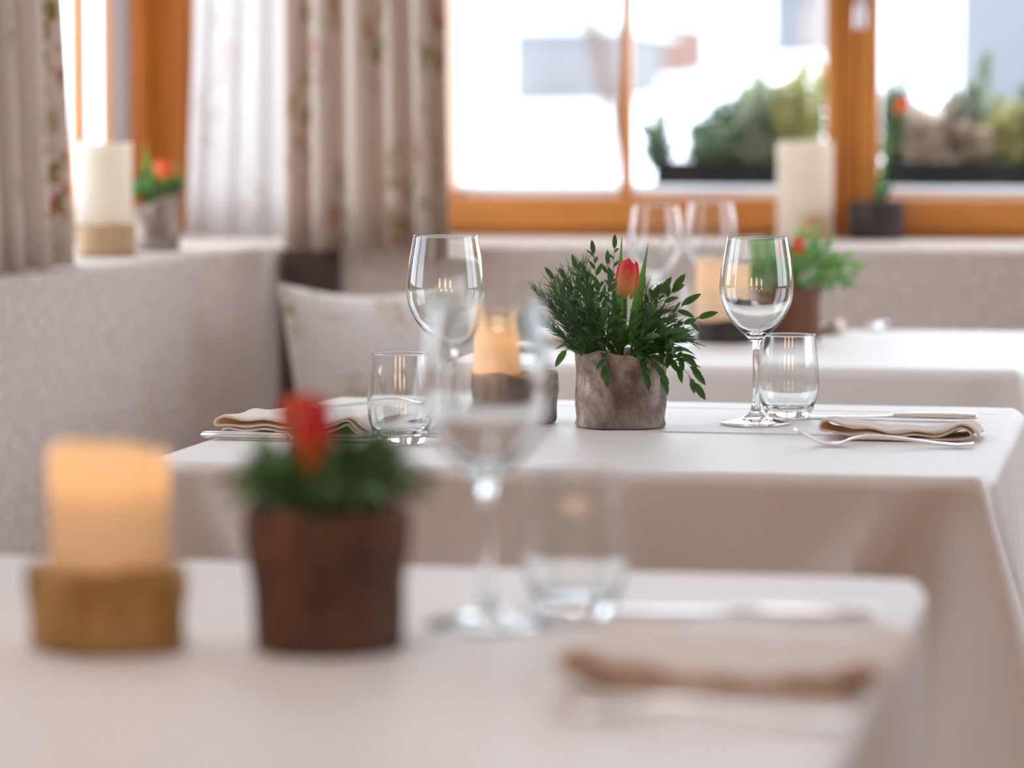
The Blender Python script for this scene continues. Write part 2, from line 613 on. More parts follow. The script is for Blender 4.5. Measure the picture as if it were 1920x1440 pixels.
# ---- left window (in the left wall), seen edge-on
w = thing('window_5', None, None, (XL, (LW0 + LW1) / 2, WZ0)); w['kind'] = 'structure'
def LL(mb):
    mb.v = [Vector(p) - w.location for p in mb.v]
    return mb
def ys(px):
    return onx(px, 200, XL).y
f = MB()
f.box((XL - .04, LW0, WZ0), (XL - .002, LW1, WZ0 + .05))
f.box((XL - .04, LW0, WZ1 - .06), (XL - .002, LW1, WZ1))
bevel(LL(f).build('outer_frame', M['wood_y'], w, False), 0.003)
for nm, a, c, mt, o_ in (('sash_stile', LW0, LW0 + .07, 'wood_z', .003), ('sash_stile', ys(245), LW1 - .002, 'wood_z', .004), ('glazing_bead', ys(224), ys(244), 'greybead', -.001),
                    ('muntin', ys(150), ys(163), 'wood_z', .001), ('muntin', ys(207), ys(219), 'panel', .000)):
    f = MB(); f.box((XL - .018, a, WZ0 + .04), (XL + o_, c, WZ1 - .06))
    bevel(LL(f).build(nm, M[mt], w, False), 0.002)
g = MB(); g.add([(XL - .012, LW0, WZ0 + .04), (XL - .012, LW1, WZ0 + .04), (XL - .012, LW1, WZ1 - .05), (XL - .012, LW0, WZ1 - .05)], [(0, 1, 2, 3)])
LL(g).build('pane', M['pane'], w, False)
# ---- added second window in the left wall, out of view, for reflections and brightness
w = thing('window_7', None, None, (XL, (LV0 + LV1) / 2, WZ0)); w['kind'] = 'structure'
for a, c in ((LV0, LV0 + .06), ((LV0 + LV1) / 2 - .05, (LV0 + LV1) / 2 + .05), (LV1 - .06, LV1)):
    f = MB(); f.box((XL - .05, a, WZ0), (XL - .01, c, WZ1)); bevel(LL(f).build('sash_stile', M['wood_z'], w, False), 0.003)
f = MB(); f.box((XL - .05, LV0, WZ0), (XL - .01, LV1, WZ0 + .06)); f.box((XL - .05, LV0, WZ1 - .06), (XL - .01, LV1, WZ1)); bevel(LL(f).build('outer_frame', M['wood_y'], w, False), 0.003)
g = MB(); g.add([(XL - .03, LV0, WZ0 + .02), (XL - .03, LV1, WZ0 + .02), (XL - .03, LV1, WZ1 - .02), (XL - .03, LV0, WZ1 - .02)], [(0, 1, 2, 3)])
LL(g).build('pane', M['pane'], w, False)
# ---- added window in the right wall, out of view, for side daylight
w = thing('window_6', None, None, (XR, (RW0 + RW1) / 2, 0.9)); w['kind'] = 'structure'
for a, c in ((RW0, RW0 + .07), ((RW0 + RW1) / 2 - .05, (RW0 + RW1) / 2 + .05), (RW1 - .07, RW1)):
    f = MB(); f.box((XR + .02, a, 0.9), (XR + .08, c, 2.45)); bevel(LL(f).build('sash_stile', M['wood_z'], w, False), 0.003)
f = MB(); f.box((XR + .02, RW0, 0.9), (XR + .08, RW1, 0.97)); f.box((XR + .02, RW0, 2.39), (XR + .08, RW1, 2.45)); bevel(LL(f).build('outer_frame', M['wood_y'], w, False), 0.003)
g = MB(); g.add([(XR + .05, RW0, .92), (XR + .05, RW1, .92), (XR + .05, RW1, 2.42), (XR + .05, RW0, 2.42)], [(0, 1, 2, 3)])
LL(g).build('pane', M['pane'], w, False)

# ------------------------------------------------------------------ corner bench
BF, LFX = 5.97, -1.642     # back bench face (y), left bench face (x)


def cushion_slab(x0, x1, y0, y1, z0, z1, r, name, mat, parent, off):
    m = MB(); m.box((x0 - off[0], y0 - off[1], z0 - off[2]), (x1 - off[0], y1 - off[1], z1 - off[2]))
    return bevel(m.build(name, mat, parent), r, 5)


bl = thing('bench', 'grey tweed upholstered bench along the left wall', 'bench', (LFX, 4.0, 0))
o3 = (LFX, 4.0, 0)
m = MB()
edge = [(-1.642, 1.2), (-1.642, 3.0), (-1.638, 4.4), (-1.622, 5.0), (-1.604, 5.5), (-1.588, 5.966)]
pol = edge + [(XL + .002, 5.966), (XL + .002, 1.2)]
k = len(pol)
m.add([(x - LFX, y - 4.0, z) for z in (0.42, LZ) for x, y in pol], [tuple(range(k - 1, -1, -1)), tuple(range(k, 2 * k))] + [(i, (i + 1) % k, k + (i + 1) % k, k + i) for i in range(k)])
bevel(m.build('backrest', M['tweed'], bl), 0.012, 5, 50)
cushion_slab(LFX + .004, LFX + .47, 1.2, 5.48, 0.33, 0.44, 0.02, 'seat', M['tweed'], bl, o3)
cushion_slab(XL + .01, LFX + .42, 1.2, 5.5, 0.0, 0.328, 0.004, 'plinth', M['panel'], bl, o3)
bb = thing('bench', 'brown-grey upholstered bench along the back wall below the windows', 'bench', (0, BF, 0))
o3 = (0, BF, 0)
cushion_slab(XL + .002, 1.9, BF, YB - .006, 0.42, LZ, 0.012, 'backrest', M['tweed'], bb, o3)
cushion_slab(LFX + .07, 1.9, BF - .33, BF - .002, 0.33, 0.44, 0.02, 'seat', M['tweed'], bb, o3)
cushion_slab(LFX - .02, 1.9, BF - .30, YB - .02, 0.0, 0.328, 0.004, 'plinth', M['panel'], bb, o3)

b = MB(); b.box((-1.580, BF - .012, 0.442), (ony(640, 500, BF).x, BF - .001, LZ - .004)); bevel(struct('corner_shade', b, wood_mat('corner_shade_tone', (0.04, 0.024, 0.018), (0.08, 0.045, 0.032), 'Z')), 0.003)  # added dark panel, its colour stands in for shade in the bench corner

# ------------------------------------------------------------------ curtains
def curtain(name, label, p0, p1, q0, q1, z0, z1, amp, nf, mat, cat='curtain', group=None, seed=0, ph=0.0, nrm=(0, -1), split=None, mats=None, sharp=1.6, N=340):
    """p0->p1 the hem line, q0->q1 the heading line; folds run between them"""
    rnd = random.Random(seed)
    ks = [rnd.uniform(0.7, 1.4) for _ in range(40)]
    am = [rnd.uniform(0.55, 1.15) for _ in range(40)]
    tot = sum(ks[:nf])
    mb = MB()
    NZ = 14
    def fold(u):
        x = u * tot
        i = 0
        while i < nf - 1 and x > ks[i]:
            x -= ks[i]; i += 1
        f = x / ks[i]
        s_ = sin(2 * pi * f + ph)
        return am[i] * (abs(s_) ** (1 / sharp)) * (1 if s_ > 0 else -1)
    L = 0
    us = [0]
    prev = None
    for i in range(N + 1):
        u = i / N
        c = (u, fold(u) * amp / max(1e-6, math.dist(p0, p1)))
        if prev: L += math.dist(prev, c) * math.dist(p0, p1); us.append(L)
        prev = c
    for j in range(NZ + 1):
        t = j / NZ
        z = z0 + (z1 - z0) * t
        for i in range(N + 1):
            u = i / N
            hx = p0[0] + (p1[0] - p0[0]) * u; hy = p0[1] + (p1[1] - p0[1]) * u
            tx = q0[0] + (q1[0] - q0[0]) * u; ty = q0[1] + (q1[1] - q0[1]) * u
            x = hx + (tx - hx) * t; y = hy + (ty - hy) * t
            f = fold(min(1, max(0, u + 0.012 * sin(3 * t + 9 * u)))) * amp * (1.0 - 0.25 * t)
            mb.v.append(Vector((x + nrm[0] * f, y + nrm[1] * f, z)))
            mb.uv.append((us[i], z))
    W = N + 1
    for j in range(NZ):
        for i in range(N):
            mb.f.append((j * W + i, j * W + i + 1, (j + 1) * W + i + 1, (j + 1) * W + i))
            mb.m.append(0)
    o = mb.build(name, mat)
    m = o.modifiers.new('thick', 'SOLIDIFY'); m.thickness = 0.0008
    return tag(o, label, cat, group)


curtain('curtain', 'beige floral linen curtain hanging in folds at the far left edge, over the ledge',
        (-1.705, 4.30), (-1.680, 5.02), (-1.72, 4.25), (-1.70, 4.96), LZ + 0.002, 2.3, 0.038, 6, M['curtain'], seed=4, nrm=(1, 0), ph=0.6)
ca, cb = ony(348, 300, 6.28), ony(530, 300, 6.2)
curtain('curtain', 'thin white backlit curtain hanging in the corner between the two windows',
        (ca.x, ca.y), (cb.x, cb.y), (ca.x + .07, ca.y), (cb.x + .02, cb.y), LZ + 0.003, 2.3, 0.012, 3, M['sheer'], seed=7)
ca, cb = ony(534, 300, 5.920), ony(846, 300, 5.922)
curtain('curtain', 'beige floral curtain bunched at the left side of the big back window',
        (ca.x, ca.y), (cb.x, cb.y), (ca.x, ca.y), (cb.x - .03, cb.y), LZ - 0.008, 2.3, 0.030, 5, M['curtain'], seed=11, ph=0.3)

# ------------------------------------------------------------------ tables and cloths
def table_set(x0, x1, y0, y1, tl, cl, seed=0, creases=(), drop=0.52, flare=1.0):
    t = thing('dining_table', tl, 'table', ((x0 + x1) / 2, (y0 + y1) / 2, 0))
    hx, hy = (x1 - x0) / 2 - 0.022, (y1 - y0) / 2 - 0.022
    m = MB(); m.box((-hx, -hy, TZ - 0.034), (hx, hy, TZ - 0.003)); bevel(m.build('tabletop', M['panel'], t, False), 0.008)
    for sx in (-1, 1):
        for sy in (-1, 1):
            m = MB()
            cx, cy = sx * (hx - 0.05), sy * (hy - 0.05)
            m.box((cx - .028, cy - .028, 0), (cx + .028, cy + .028, TZ - 0.034))
            bevel(m.build('leg', M['panel'], t, False), 0.004)
    # cloth
    rnd = random.Random(seed)
    IN = 0.030
    def axis(a, c, extra):
        pts = set()
        n = int((c - a) / 0.016)
        for i in range(n + 1): pts.add(round(a + (c - a) * i / n, 5))
        for k in range(1, 9):
            pts.add(round(a + 0.004 * k, 5)); pts.add(round(c - 0.004 * k, 5))
        for e in extra:
            for k in range(-6, 7): pts.add(round(e + 0.0012 * k, 5))
        return sorted(pts)
    X = axis(x0 + IN, x1 - IN, ())
    Yv = axis(y0 + IN, y1 - IN, [c[0] for c in creases])
    nx, ny = len(X), len(Yv)
    mb = MB()
    def topz(x, y):
        z = TZ + 0.0006 * sin(7 * x + 3 * y) * sin(5 * y)
        for (cy, hh, a, c2) in creases:
            yy = y - cy - 0.004 * sin(6 * x)
            e = 1 / (1 + exp(-(x - a) / 0.01)) * 1 / (1 + exp((x - c2) / 0.01))
            z += hh * e * exp(-(yy / 0.0030) ** 2)
        return z
    for y in Yv:
        for x in X:
            mb.v.append(Vector((x, y, topz(x, y))))
    for j in range(ny - 1):
        for i in range(nx - 1):
            mb.f.append((j * nx + i, j * nx + i + 1, (j + 1) * nx + i + 1, (j + 1) * nx + i)); mb.m.append(0)
    per = [i for i in range(nx)] + [j * nx + nx - 1 for j in range(1, ny)] + \
          [(ny - 1) * nx + i for i in range(nx - 2, -1, -1)] + [j * nx for j in range(ny - 2, 0, -1)]
    P = [mb.v[i].copy() for i in per]
    NP = len(P)
    cs = [Vector((x0 + IN, y0 + IN)), Vector((x1 - IN, y0 + IN)), Vector((x1 - IN, y1 - IN)), Vector((x0 + IN, y1 - IN))]
    cn = [Vector((-1, -1)).normalized(), Vector((1, -1)).normalized(), Vector((1, 1)).normalized(), Vector((-1, 1)).normalized()]
    info = []
    for p in P:
        q = Vector((p.x, p.y))
        d = [(q - c).length for c in cs]
        k = min(range(4), key=lambda i: d[i])
        dd = d[k]
        ex = min(abs(p.x - (x0 + IN)), abs(p.x - (x1 - IN)))
        ey = min(abs(p.y - (y0 + IN)), abs(p.y - (y1 - IN)))
        if ex < 1e-6 and ey < 1e-6: en = cn[k]
        elif ey < 1e-6: en = Vector((0, cn[k].y)).normalized()
        else: en = Vector((cn[k].x, 0)).normalized()
        wgt = max(0.0, 1 - dd / 0.032) ** 0.8
        n = (en * (1 - wgt) + cn[k] * wgt).normalized()
        wide = max(0.0, 1 - dd / 0.25) ** 2
        n2 = (en * (1 - wide * 0.9) + cn[k] * wide * 0.9).normalized()
        tang = (q - cs[k])
        info.append((n, n2, dd, k, tang.normalized() if dd > 1e-6 else Vector((0, 0)), 1 if ey < 1e-6 else -1))
    R = 0.016
    rings = []
    for k in range(1, 5): rings.append((IN - R) * k / 4 if False else None)
    prof = []
    for k in range(1, 5): prof.append(((IN - R) * k / 4, 0.0))
    for k in range(1, 9):
        a = pi / 2 * k / 8
        prof.append((IN - R + R * sin(a), R * (1 - cos(a))))
    nd = 30
    for k in range(1, nd + 1):
        prof.append((IN, R + (drop - R) * (k / nd) ** 1.25))
    r1, r2 = rnd.uniform(0, 6), rnd.uniform(0, 6)
    start = list(per)
    for (o, h) in prof:
        base = len(mb.v)
        hh = max(0.0, h - R * 0.6)
        for p, (n, n2, dd, k, tg, sd) in zip(P, info):
            lobe = flare * 0.42 * hh * exp(-(dd / (0.012 + 0.22 * hh)) ** 2)
            val = flare * 0.16 * hh * exp(-((dd - 0.02 - 0.42 * hh) / (0.02 + 0.13 * hh)) ** 2)
            l2 = flare * 0.22 * hh * exp(-((dd - 0.055 - 0.62 * hh) / (0.012 + 0.10 * hh)) ** 2)
            rip = hh * (0.05 * sin(dd * 21 + r1 + k) + 0.025 * sin(dd * 43 + r2)) * (1 - exp(-dd / 0.2))
            off = o + lobe - val + l2 + rip * (0.3 + 0.7 * flare) + 0.02 * hh * flare
            mm = n.lerp(n2, min(1, hh / 0.1))
            z0 = p.z if h == 0 else TZ
            mb.v.append(Vector((p.x + mm.x * off, p.y + mm.y * off, z0 - h)))
        ring = [base + i for i in range(NP)]
        for i in range(NP):
            j = (i + 1) % NP
            mb.f.append((start[i], ring[i], ring[j], start[j])); mb.m.append(0)
        start = ring
    o = mb.build('tablecloth', M['cloth'], fix=True)
    return tag(o, cl, 'tablecloth')


table_set(-1.035, -0.174, 1.66, 2.555, 'square table nearest the camera under the blurred white cloth',
          'blurred white tablecloth on the nearest table in the foreground', 1, flare=0.08)
yc1 = onz(1400, 813).y
yc2 = onz(1400, 768).y
table_set(-1.020, -0.168, 3.262, 4.075, 'square table in the middle row under the sharp white cloth',
          'sharp white tablecloth with ironed creases on the middle table', 2,
          creases=((yc1, 0.0017, -0.60, -0.36), (yc2, 0.0010, -1.0, -0.2)))
table_set(-1.035, -0.195, 4.65, 5.50, 'square table furthest back beside the window bench under a white cloth',
          'white tablecloth on the furthest table in front of the window bench', 3, flare=0.6)

# ------------------------------------------------------------------ glassware
def prof_smooth(pts, n=6):
    """Catmull-Rom through profile points"""
    out = []
    P = [Vector(p) for p in pts]
    for i in range(len(P) - 1):
        p0 = P[max(i - 1, 0)]; p1 = P[i]; p2 = P[i + 1]; p3 = P[min(i + 2, len(P) - 1)]
        for k in range(n):
            t = k / n
            q = 0.5 * ((2 * p1) + (-p0 + p2) * t + (2 * p0 - 5 * p1 + 4 * p2 - p3) * t * t + (-p0 + 3 * p1 - 3 * p2 + p3) * t ** 3)
            out.append((max(q.x, 0.0), q.y))
    out.append(tuple(P[-1]))
    return out


def wine_glass(px, py, label, s=1.0, mark=False, group='wine glasses on the tables'):
    p = onz(px, py)
    t = thing('wine_glass', label, 'wine glass', (p.x, p.y, TZ + 0.0012), 0, None)
    foot_stem = prof_smooth([(0.0386, 0.0), (0.0394, 0.0008), (0.0390, 0.0018), (0.030, 0.0034), (0.018, 0.0058), (0.0095, 0.0105), (0.0052, 0.018), (0.0040, 0.030),
                             (0.0036, 0.050), (0.0037, 0.070), (0.0044, 0.085), (0.0068, 0.0935)], 5)
    m = MB()
    prof = [(0.0001, 0.0006)] + [(0.02, 0.0004)] + foot_stem[:-1]
    outer = prof_smooth([(0.0068, 0.0935), (0.0125, 0.0985), (0.0215, 0.1065), (0.0310, 0.1185), (0.0382, 0.133), (0.0410, 0.148), (0.0408, 0.160), (0.0388, 0.178), (0.0362, 0.194), (0.0337, 0.2080)], 6)
    inner = prof_smooth([(0.0330, 0.2080), (0.0355, 0.194), (0.0382, 0.178), (0.0402, 0.160), (0.0404, 0.148), (0.0375, 0.1335), (0.0301, 0.1198), (0.0200, 0.1085), (0.0105, 0.1020), (0.0040, 0.0995), (0.0001, 0.0990)], 6)
    prof += outer[:-1] + [(0.0337, 0.2078), (0.0335, 0.2084), (0.0331, 0.2084)] + inner
    m.lathe([(r * s, z * s) for r, z in prof], 72)
    m.build('glass_body', M['glass'], t, fix=True)
    if mark:
        bpy_text_mark(t, s, mark)
    return t


M['etch'] = simple('etched_mark', (0.85, 0.85, 0.85), 0.7, var=0.02)


def bpy_text_mark(parent, s, dx):
    """etched measure line with 0,1 l beside it, curved on the bowl"""
    cu = bpy.data.curves.new('measure', 'FONT')
    cu.body = '0,1 l'
    cu.size = 0.0062
    tmp = bpy.data.objects.new('tmp', cu)
    COL.objects.link(tmp)
    dg = bpy.context.evaluated_depsgraph_get()
    me = bpy.data.meshes.new_from_object(tmp.evaluated_get(dg))
    bpy.data.objects.remove(tmp)
    mb = MB()
    vs = [(v.co.x - 0.002, 0, v.co.y + 0.1480) for v in me.vertices]
    mb.add(vs, [tuple(p.vertices) for p in me.polygons])
    mb.add([(-0.0068, 0, 0.1455), (-0.0010, 0, 0.1455), (-0.0010, 0, 0.1461), (-0.0068, 0, 0.1461)], [(0, 1, 2, 3)])
    out = []
    for v in mb.v:
        a = v.x / 0.041
        out.append(Vector((0.0412 * s * sin(a), -0.0412 * s * cos(a), v.z * s)))
    mb.v = out
    o = mb.build('measure_mark', M['etch'], parent, False)
    o.rotation_euler = (0, 0, YAW * 0.5 + dx)
    o['label'] = 'etched 0,1 l measure mark'
    bpy.data.meshes.remove(me)


def tumbler(px, py, label, s=1.0):
    p = onz(px, py)
    t = thing('water_glass', label, 'water glass', (p.x, p.y, TZ + 0.0012))
    m = MB()
    outer = prof_smooth([(0.0215, 0.0), (0.0240, 0.0012), (0.0275, 0.0085), (0.0325, 0.0225), (0.0347, 0.038), (0.0345, 0.052), (0.0330, 0.070), (0.0315, 0.083), (0.0304, 0.0950)], 6)
    inner = prof_smooth([(0.0295, 0.0950), (0.0306, 0.083), (0.0321, 0.070), (0.0335, 0.052), (0.0336, 0.039), (0.0312, 0.025), (0.0262, 0.0145), (0.0180, 0.0108), (0.0001, 0.0098)], 6)
    prof = [(0.0001, 0.0018), (0.018, 0.0010)] + outer[:-1] + [(0.0304, 0.0948), (0.0302, 0.0955), (0.0297, 0.0955)] + inner
    m.lathe([(r * s, z * s) for r, z in prof], 72)
    m.build('glass_body', M['glass'], t, fix=True)
    return t


wine_glass(1417, 795.5, 'sharp wine glass on the middle table, right of the tulip pot', 1.0, mark=-0.1)
wine_glass(836, 815, 'wine glass on the middle table behind the left water glass', 1.03, mark=0.05)
wine_glass(912, 1175, 'large blurred wine glass on the nearest table right of the dark pot', 1.055)
wine_glass(1228, 646, 'blurred wine glass on the furthest table, the left of its two', 1.0)
wine_glass(1331, 631, 'blurred wine glass on the furthest table, the right of its two', 1.0)
tumbler(1478, 785, 'stemless water glass behind the sharp wine glass, beside the right napkin')
tumbler(751, 833, 'stemless water glass at the left place of the middle table')
tumbler(1079, 1158, 'blurred stemless water glass on the nearest table beside its wine glass', 1.02)
tumbler(1258, 653, 'blurred stemless water glass on the furthest table in front of its wine glasses')

# ------------------------------------------------------------------ cutlery
def fork(loc, rz, label):
    t = thing('fork', label, 'fork', loc, rz)
    zc = [(0.040, 0.0013), (0.050, 0.0030), (0.062, 0.0072), (0.076, 0.0098), (0.095, 0.0092), (0.120, 0.0066), (0.150, 0.0032), (0.170, 0.0020), (0.182, 0.0034), (0.187, 0.0044)]
    wd = [(0.0125, 0.0009), (0.0110, 0.0010), (0.0052, 0.0014), (0.0032, 0.0018), (0.0032, 0.0018), (0.0042, 0.0017), (0.0066, 0.0015), (0.0084, 0.0013), (0.0080, 0.0011), (0.003, 0.0008)]
    m = MB()
    P = [Vector((x, 0, z)) for x, z in zc]
    pts, rr = [], []
    for i in range(len(P) - 1):
        for k in range(4):
            u = k / 4
            pts.append(P[i].lerp(P[i + 1], u)); rr.append((wd[i][0] * (1 - u) + wd[i + 1][0] * u, wd[i][1] * (1 - u) + wd[i + 1][1] * u))
    pts.append(P[-1]); rr.append(wd[-1])
    m.tube(pts, rr, 14)
    m.build('handle', M['steel'], t)
    m = MB()
    for k in range(4):
        y = (-1.5 + k) * 0.0062
        m.tube([(0.044, y, 0.0019), (0.034, y, 0.0014), (0.024, y, 0.0042), (0.012, y, 0.0100), (0.0, y * 0.96, 0.0165)], [(0.0022, 0.0009), (0.0021, 0.0009), (0.0018, 0.0009), (0.0015, 0.0008), (0.0008, 0.0005)], 8)
    m.build('tines', M['steel'], t)
    return t


def knife(loc, rz, label):
    t = thing('knife', label, 'knife', loc, rz)
    m = MB()
    m.tube([(0, 0, 0.0042), (0.003, 0, 0.0042), (0.03, 0, 0.0046), (0.07, 0, 0.0044), (0.094, 0, 0.004), (0.098, 0, 0.0038)],
           [(0.005, 0.002), (0.0085, 0.0034), (0.009, 0.0042), (0.0072, 0.0036), (0.0058, 0.0032), (0.0045, 0.0025)], 16)
    m.build('handle', M['steel'], t)
    m = MB()
    m.tube([(0.095, 0, 0.0034), (0.105, 0, 0.0026), (0.125, 0.001, 0.0022), (0.17, 0.0015, 0.0018), (0.20, -0.001, 0.0014), (0.212, -0.005, 0.0012)],
           [(0.004, 0.002), (0.0075, 0.0012), (0.0095, 0.0010), (0.0100, 0.0009), (0.0075, 0.0007), (0.001, 0.0004)], 12)
    m.build('blade', M['steel'], t)
    return t


def napkin(loc, rz, label, dep=0.15, prof=None, th=0.0022, s=1.0):
    t = thing('napkin', label, 'napkin', loc, rz)
    P = [Vector((x, z)) for x, z in prof]
    path = [Vector(p) for p in prof_smooth_xy(P)]
    m = MB()
    NY = 7
    n = len(path)
    rows = []
    for side in (1, -1):
        for j in range(NY + 1):
            v = j / NY
            y = dep * v
            for i, p in enumerate(path):
                tg = (path[min(i + 1, n - 1)] - path[max(i - 1, 0)]).normalized()
                nn = Vector((-tg.y, tg.x)) * th * 0.5 * side
                lift = 1 - 0.25 * v * v
                wob = 0.0015 * sin(9 * v + 14 * p.x * 10) * (1 if p.y > 0.004 else 0)
                m.v.append(Vector((p.x + nn.x + 0.006 * v * sin(3 * v), y + 0.002 * sin(p.x * 50), max(0.0006, (p.y + nn.y) * lift + wob))))
    W = n; B = (NY + 1) * W
    for j in range(NY):
        for i in range(n - 1):
            a = j * W + i
            m.f.append((a, a + 1, a + W + 1, a + W)); m.m.append(0)
            m.f.append((B + a + W, B + a + W + 1, B + a + 1, B + a)); m.m.append(0)
    for j in (0, NY):
        for i in range(n - 1):
            a = j * W + i
            m.f.append((a, B + a, B + a + 1, a + 1)); m.m.append(0)
    for i in (0, n - 1):
        for j in range(NY):
            a = j * W + i
            m.f.append((a, a + W, B + a + W, B + a)); m.m.append(0)
    m.build('folded_cloth', M['napkin'], t, fix=True)
    return t


def prof_smooth_xy(P, n=6):
    out = []
    for i in range(len(P) - 1):
        p0 = P[max(i - 1, 0)]; p1 = P[i]; p2 = P[i + 1]; p3 = P[min(i + 2, len(P) - 1)]
        for k in range(n):
            t = k / n
            q = 0.5 * ((2 * p1) + (-p0 + p2) * t + (2 * p0 - 5 * p1 + 4 * p2 - p3) * t * t + (-p0 + 3 * p1 - 3 * p2 + p3) * t ** 3)
            out.append((q.x, q.y))
    out.append((P[-1].x, P[-1].y))
    return out


# cross-section of the right napkin, left end 0, 0.168 long: bottom flap, middle, loop at the left, top and the curl at right
PR = [(0.030, 0.0018), (0.06, 0.0018), (0.11, 0.0016), (0.145, 0.0020), (0.158, 0.0045), (0.160, 0.0090), (0.154, 0.0128), (0.147, 0.0125), (0.135, 0.0082), (0.115, 0.0060), (0.08, 0.0056),
      (0.045, 0.0066), (0.015, 0.0075), (0.004, 0.0090), (0.000, 0.0135), (0.0035, 0.0188), (0.012, 0.0190), (0.028, 0.0158), (0.05, 0.0125), (0.075, 0.0100), (0.11, 0.0100),
      (0.135, 0.0120), (0.148, 0.0168), (0.158, 0.0168), (0.165, 0.0120), (0.168, 0.0065)]
PL = [(0.168, 0.0018), (0.12, 0.0018), (0.07, 0.0018), (0.03, 0.0020), (0.012, 0.0030), (0.010, 0.0060), (0.03, 0.0068), (0.08, 0.0062), (0.12, 0.0066), (0.137, 0.0095), (0.146, 0.0125), (0.154, 0.0060),
      (0.165, 0.0042), (0.155, 0.0100), (0.147, 0.0165), (0.135, 0.0150), (0.11, 0.0108), (0.07, 0.0105), (0.03, 0.0110), (0.006, 0.0098), (0.0, 0.0125), (0.002, 0.0175), (0.012, 0.0190), (0.04, 0.0180), (0.09, 0.0160),
      (0.13, 0.0170), (0.150, 0.0200), (0.160, 0.0150), (0.172, 0.0080)]

p = onz(1536, 826)
napkin((p.x, p.y, TZ + 0.0008), radians(2), 'folded cream napkin at the right place of the middle table', 0.10, PR)
p = onz(1490, 834)
fork((p.x, p.y - 0.005, TZ + 0.0012), radians(1), 'silver fork lying in front of the right napkin on the middle table')
p = onz(1834, 790)
knife((p.x, p.y, TZ + 0.0012), radians(180), 'silver knife half hidden behind the right napkin on the middle table')
p = onz(403, 818)
napkin((p.x, p.y, TZ + 0.0008), radians(1), 'folded cream napkin at the left place of the middle table', 0.17, PL)
p = onz(378, 824)
knife((p.x, p.y, TZ + 0.0012), radians(-1.5), 'silver knife lying in front of the left napkin on the middle table')
p = onz(835, 772)
fork((p.x + 0.02, p.y, TZ + 0.0012), radians(180), 'silver fork behind the left napkin on the middle table')
# nearest table, right place
p = onz(1045, 1298)
napkin((p.x, p.y, TZ + 0.0008), radians(0), 'blurred folded peach napkin on the nearest table', 0.20, [(x * 1.17, z * 1.15) for x, z in PR])
p = onz(1000, 1338)
fork((p.x, p.y - 0.004, TZ + 0.0012), radians(-1), 'blurred silver fork in front of the napkin on the nearest table')
p = onz(1640, 1172)
knife((p.x, p.y + 0.018, TZ + 0.0012), radians(180), 'blurred silver knife behind the napkin on the nearest table')
# furthest table
p = onz(940, 650)
napkin((p.x, p.y, TZ + 0.0008), radians(0), 'blurred napkin at the left place of the furthest table', 0.16, [(x, z * 0.9) for x, z in PL])
p = onz(1440, 628)
napkin((p.x, p.y, TZ + 0.0008), radians(0), 'blurred napkin behind the rust pot on the furthest table', 0.12, [(x * 0.66, z * 1.2) for x, z in PR])
p = onz(1640, 623)
fork((p.x, p.y, TZ + 0.0012), radians(90), 'tiny blurred fork lying right of the rust pot on the furthest table')

# ------------------------------------------------------------------ candles on log slices
def log_slice(loc, r, h, mat, label, seed, ex=1.0):
    t = thing('log_slice', label, 'candle holder', loc)
    rnd = random.Random(seed)
    ph = [rnd.uniform(0, 6.28) for _ in range(5)]
    def wob(rr, z, a, k):
        f = 1 + 0.05 * sin(2 * a + ph[0]) + 0.03 * sin(5 * a + ph[1]) + 0.015 * sin(11 * a + ph[2]) + 0.02 * sin(z * 90 + ph[3] + 2 * a)
        return rr * f, z + (0.0025 * sin(3 * a + ph[4]) if z > h * 0.8 else 0)
    m = MB()
    m.lathe([(0.0001, 0.0005), (r * 0.96, 0.0005), (r * 0.99, 0.004), (r * 0.965, h * 0.35), (r, h * 0.7), (r * 1.0, h - 0.003), (r * 0.97, h)], 64, 0, wob)
    m.build('bark', mat, t)
    m = MB()
    m.lathe([(r * 0.985, h - 0.0005), (r * 0.9, h + 0.0003), (r * 0.5, h), (0.0001, h)], 64, 0, wob)
    m.build('cut_face', M['cut'], t)['label'] = 'pale cut wood face'
    return t


def candle(loc, r, h, label, seed, mat='wax', watt=0.0, wave=0.004, cav=0.05, lift=0.0, top_r=None):
    t = thing('pillar_candle', label, 'candle', loc)
    rnd = random.Random(seed)
    ph = [rnd.uniform(0, 6.28) for _ in range(4)]
    tr = top_r or r
    def wob(rr, z, a, k):
        f = 1 + 0.006 * sin(3 * a + ph[0]) + 0.005 * sin(7 * a + z * 60 + ph[1])
        rr = rr * (1 + (tr / r - 1) * min(1, z / h))
        if z > h - 0.012:
            z = z + wave * (0.6 * sin(2 * a + ph[2]) + 0.4 * sin(5 * a + ph[3])) + wave * 0.8 * max(0, sin(a * 1.5 + ph[1])) ** 3 - lift * (sin(a) + 0.35) * (1 if z > h - 0.006 else 0.5)
        return rr * f, z
    m = MB()
    m.lathe([(0.0001, 0.0), (r * 0.97, 0.0), (r, 0.002), (r, h * 0.3), (r, h * 0.6), (r, h - 0.018), (r, h - 0.009), (r * 0.985, h), (r * 0.93, h + 0.0002), (r * 0.86, h - 0.004),
             (r * 0.84, h - 0.014), (r * 0.82, h - cav * 0.6), (r * 0.75, h - cav), (0.0001, h - cav)], 64, 0, wob)
    m.build('wax_body', M[mat], t, fix=True)
    m = MB()
    m.tube([(0, 0, h - cav), (0.0005, 0, h - cav + 0.008), (0.002, 0.001, h - cav + 0.015)], 0.001, 6)
    m.build('wick', M['wick'], t)
    if watt:
        li = bpy.data.lights.new('candle_light', 'POINT')
        li.energy = watt; li.color = (1.0, 0.66, 0.35); li.shadow_soft_size = 0.006
        lo = bpy.data.objects.new('candle_light', li); COL.objects.link(lo)
        lo.location = Vector(loc) + Vector((0, 0, h - cav * 0.62))
    return t


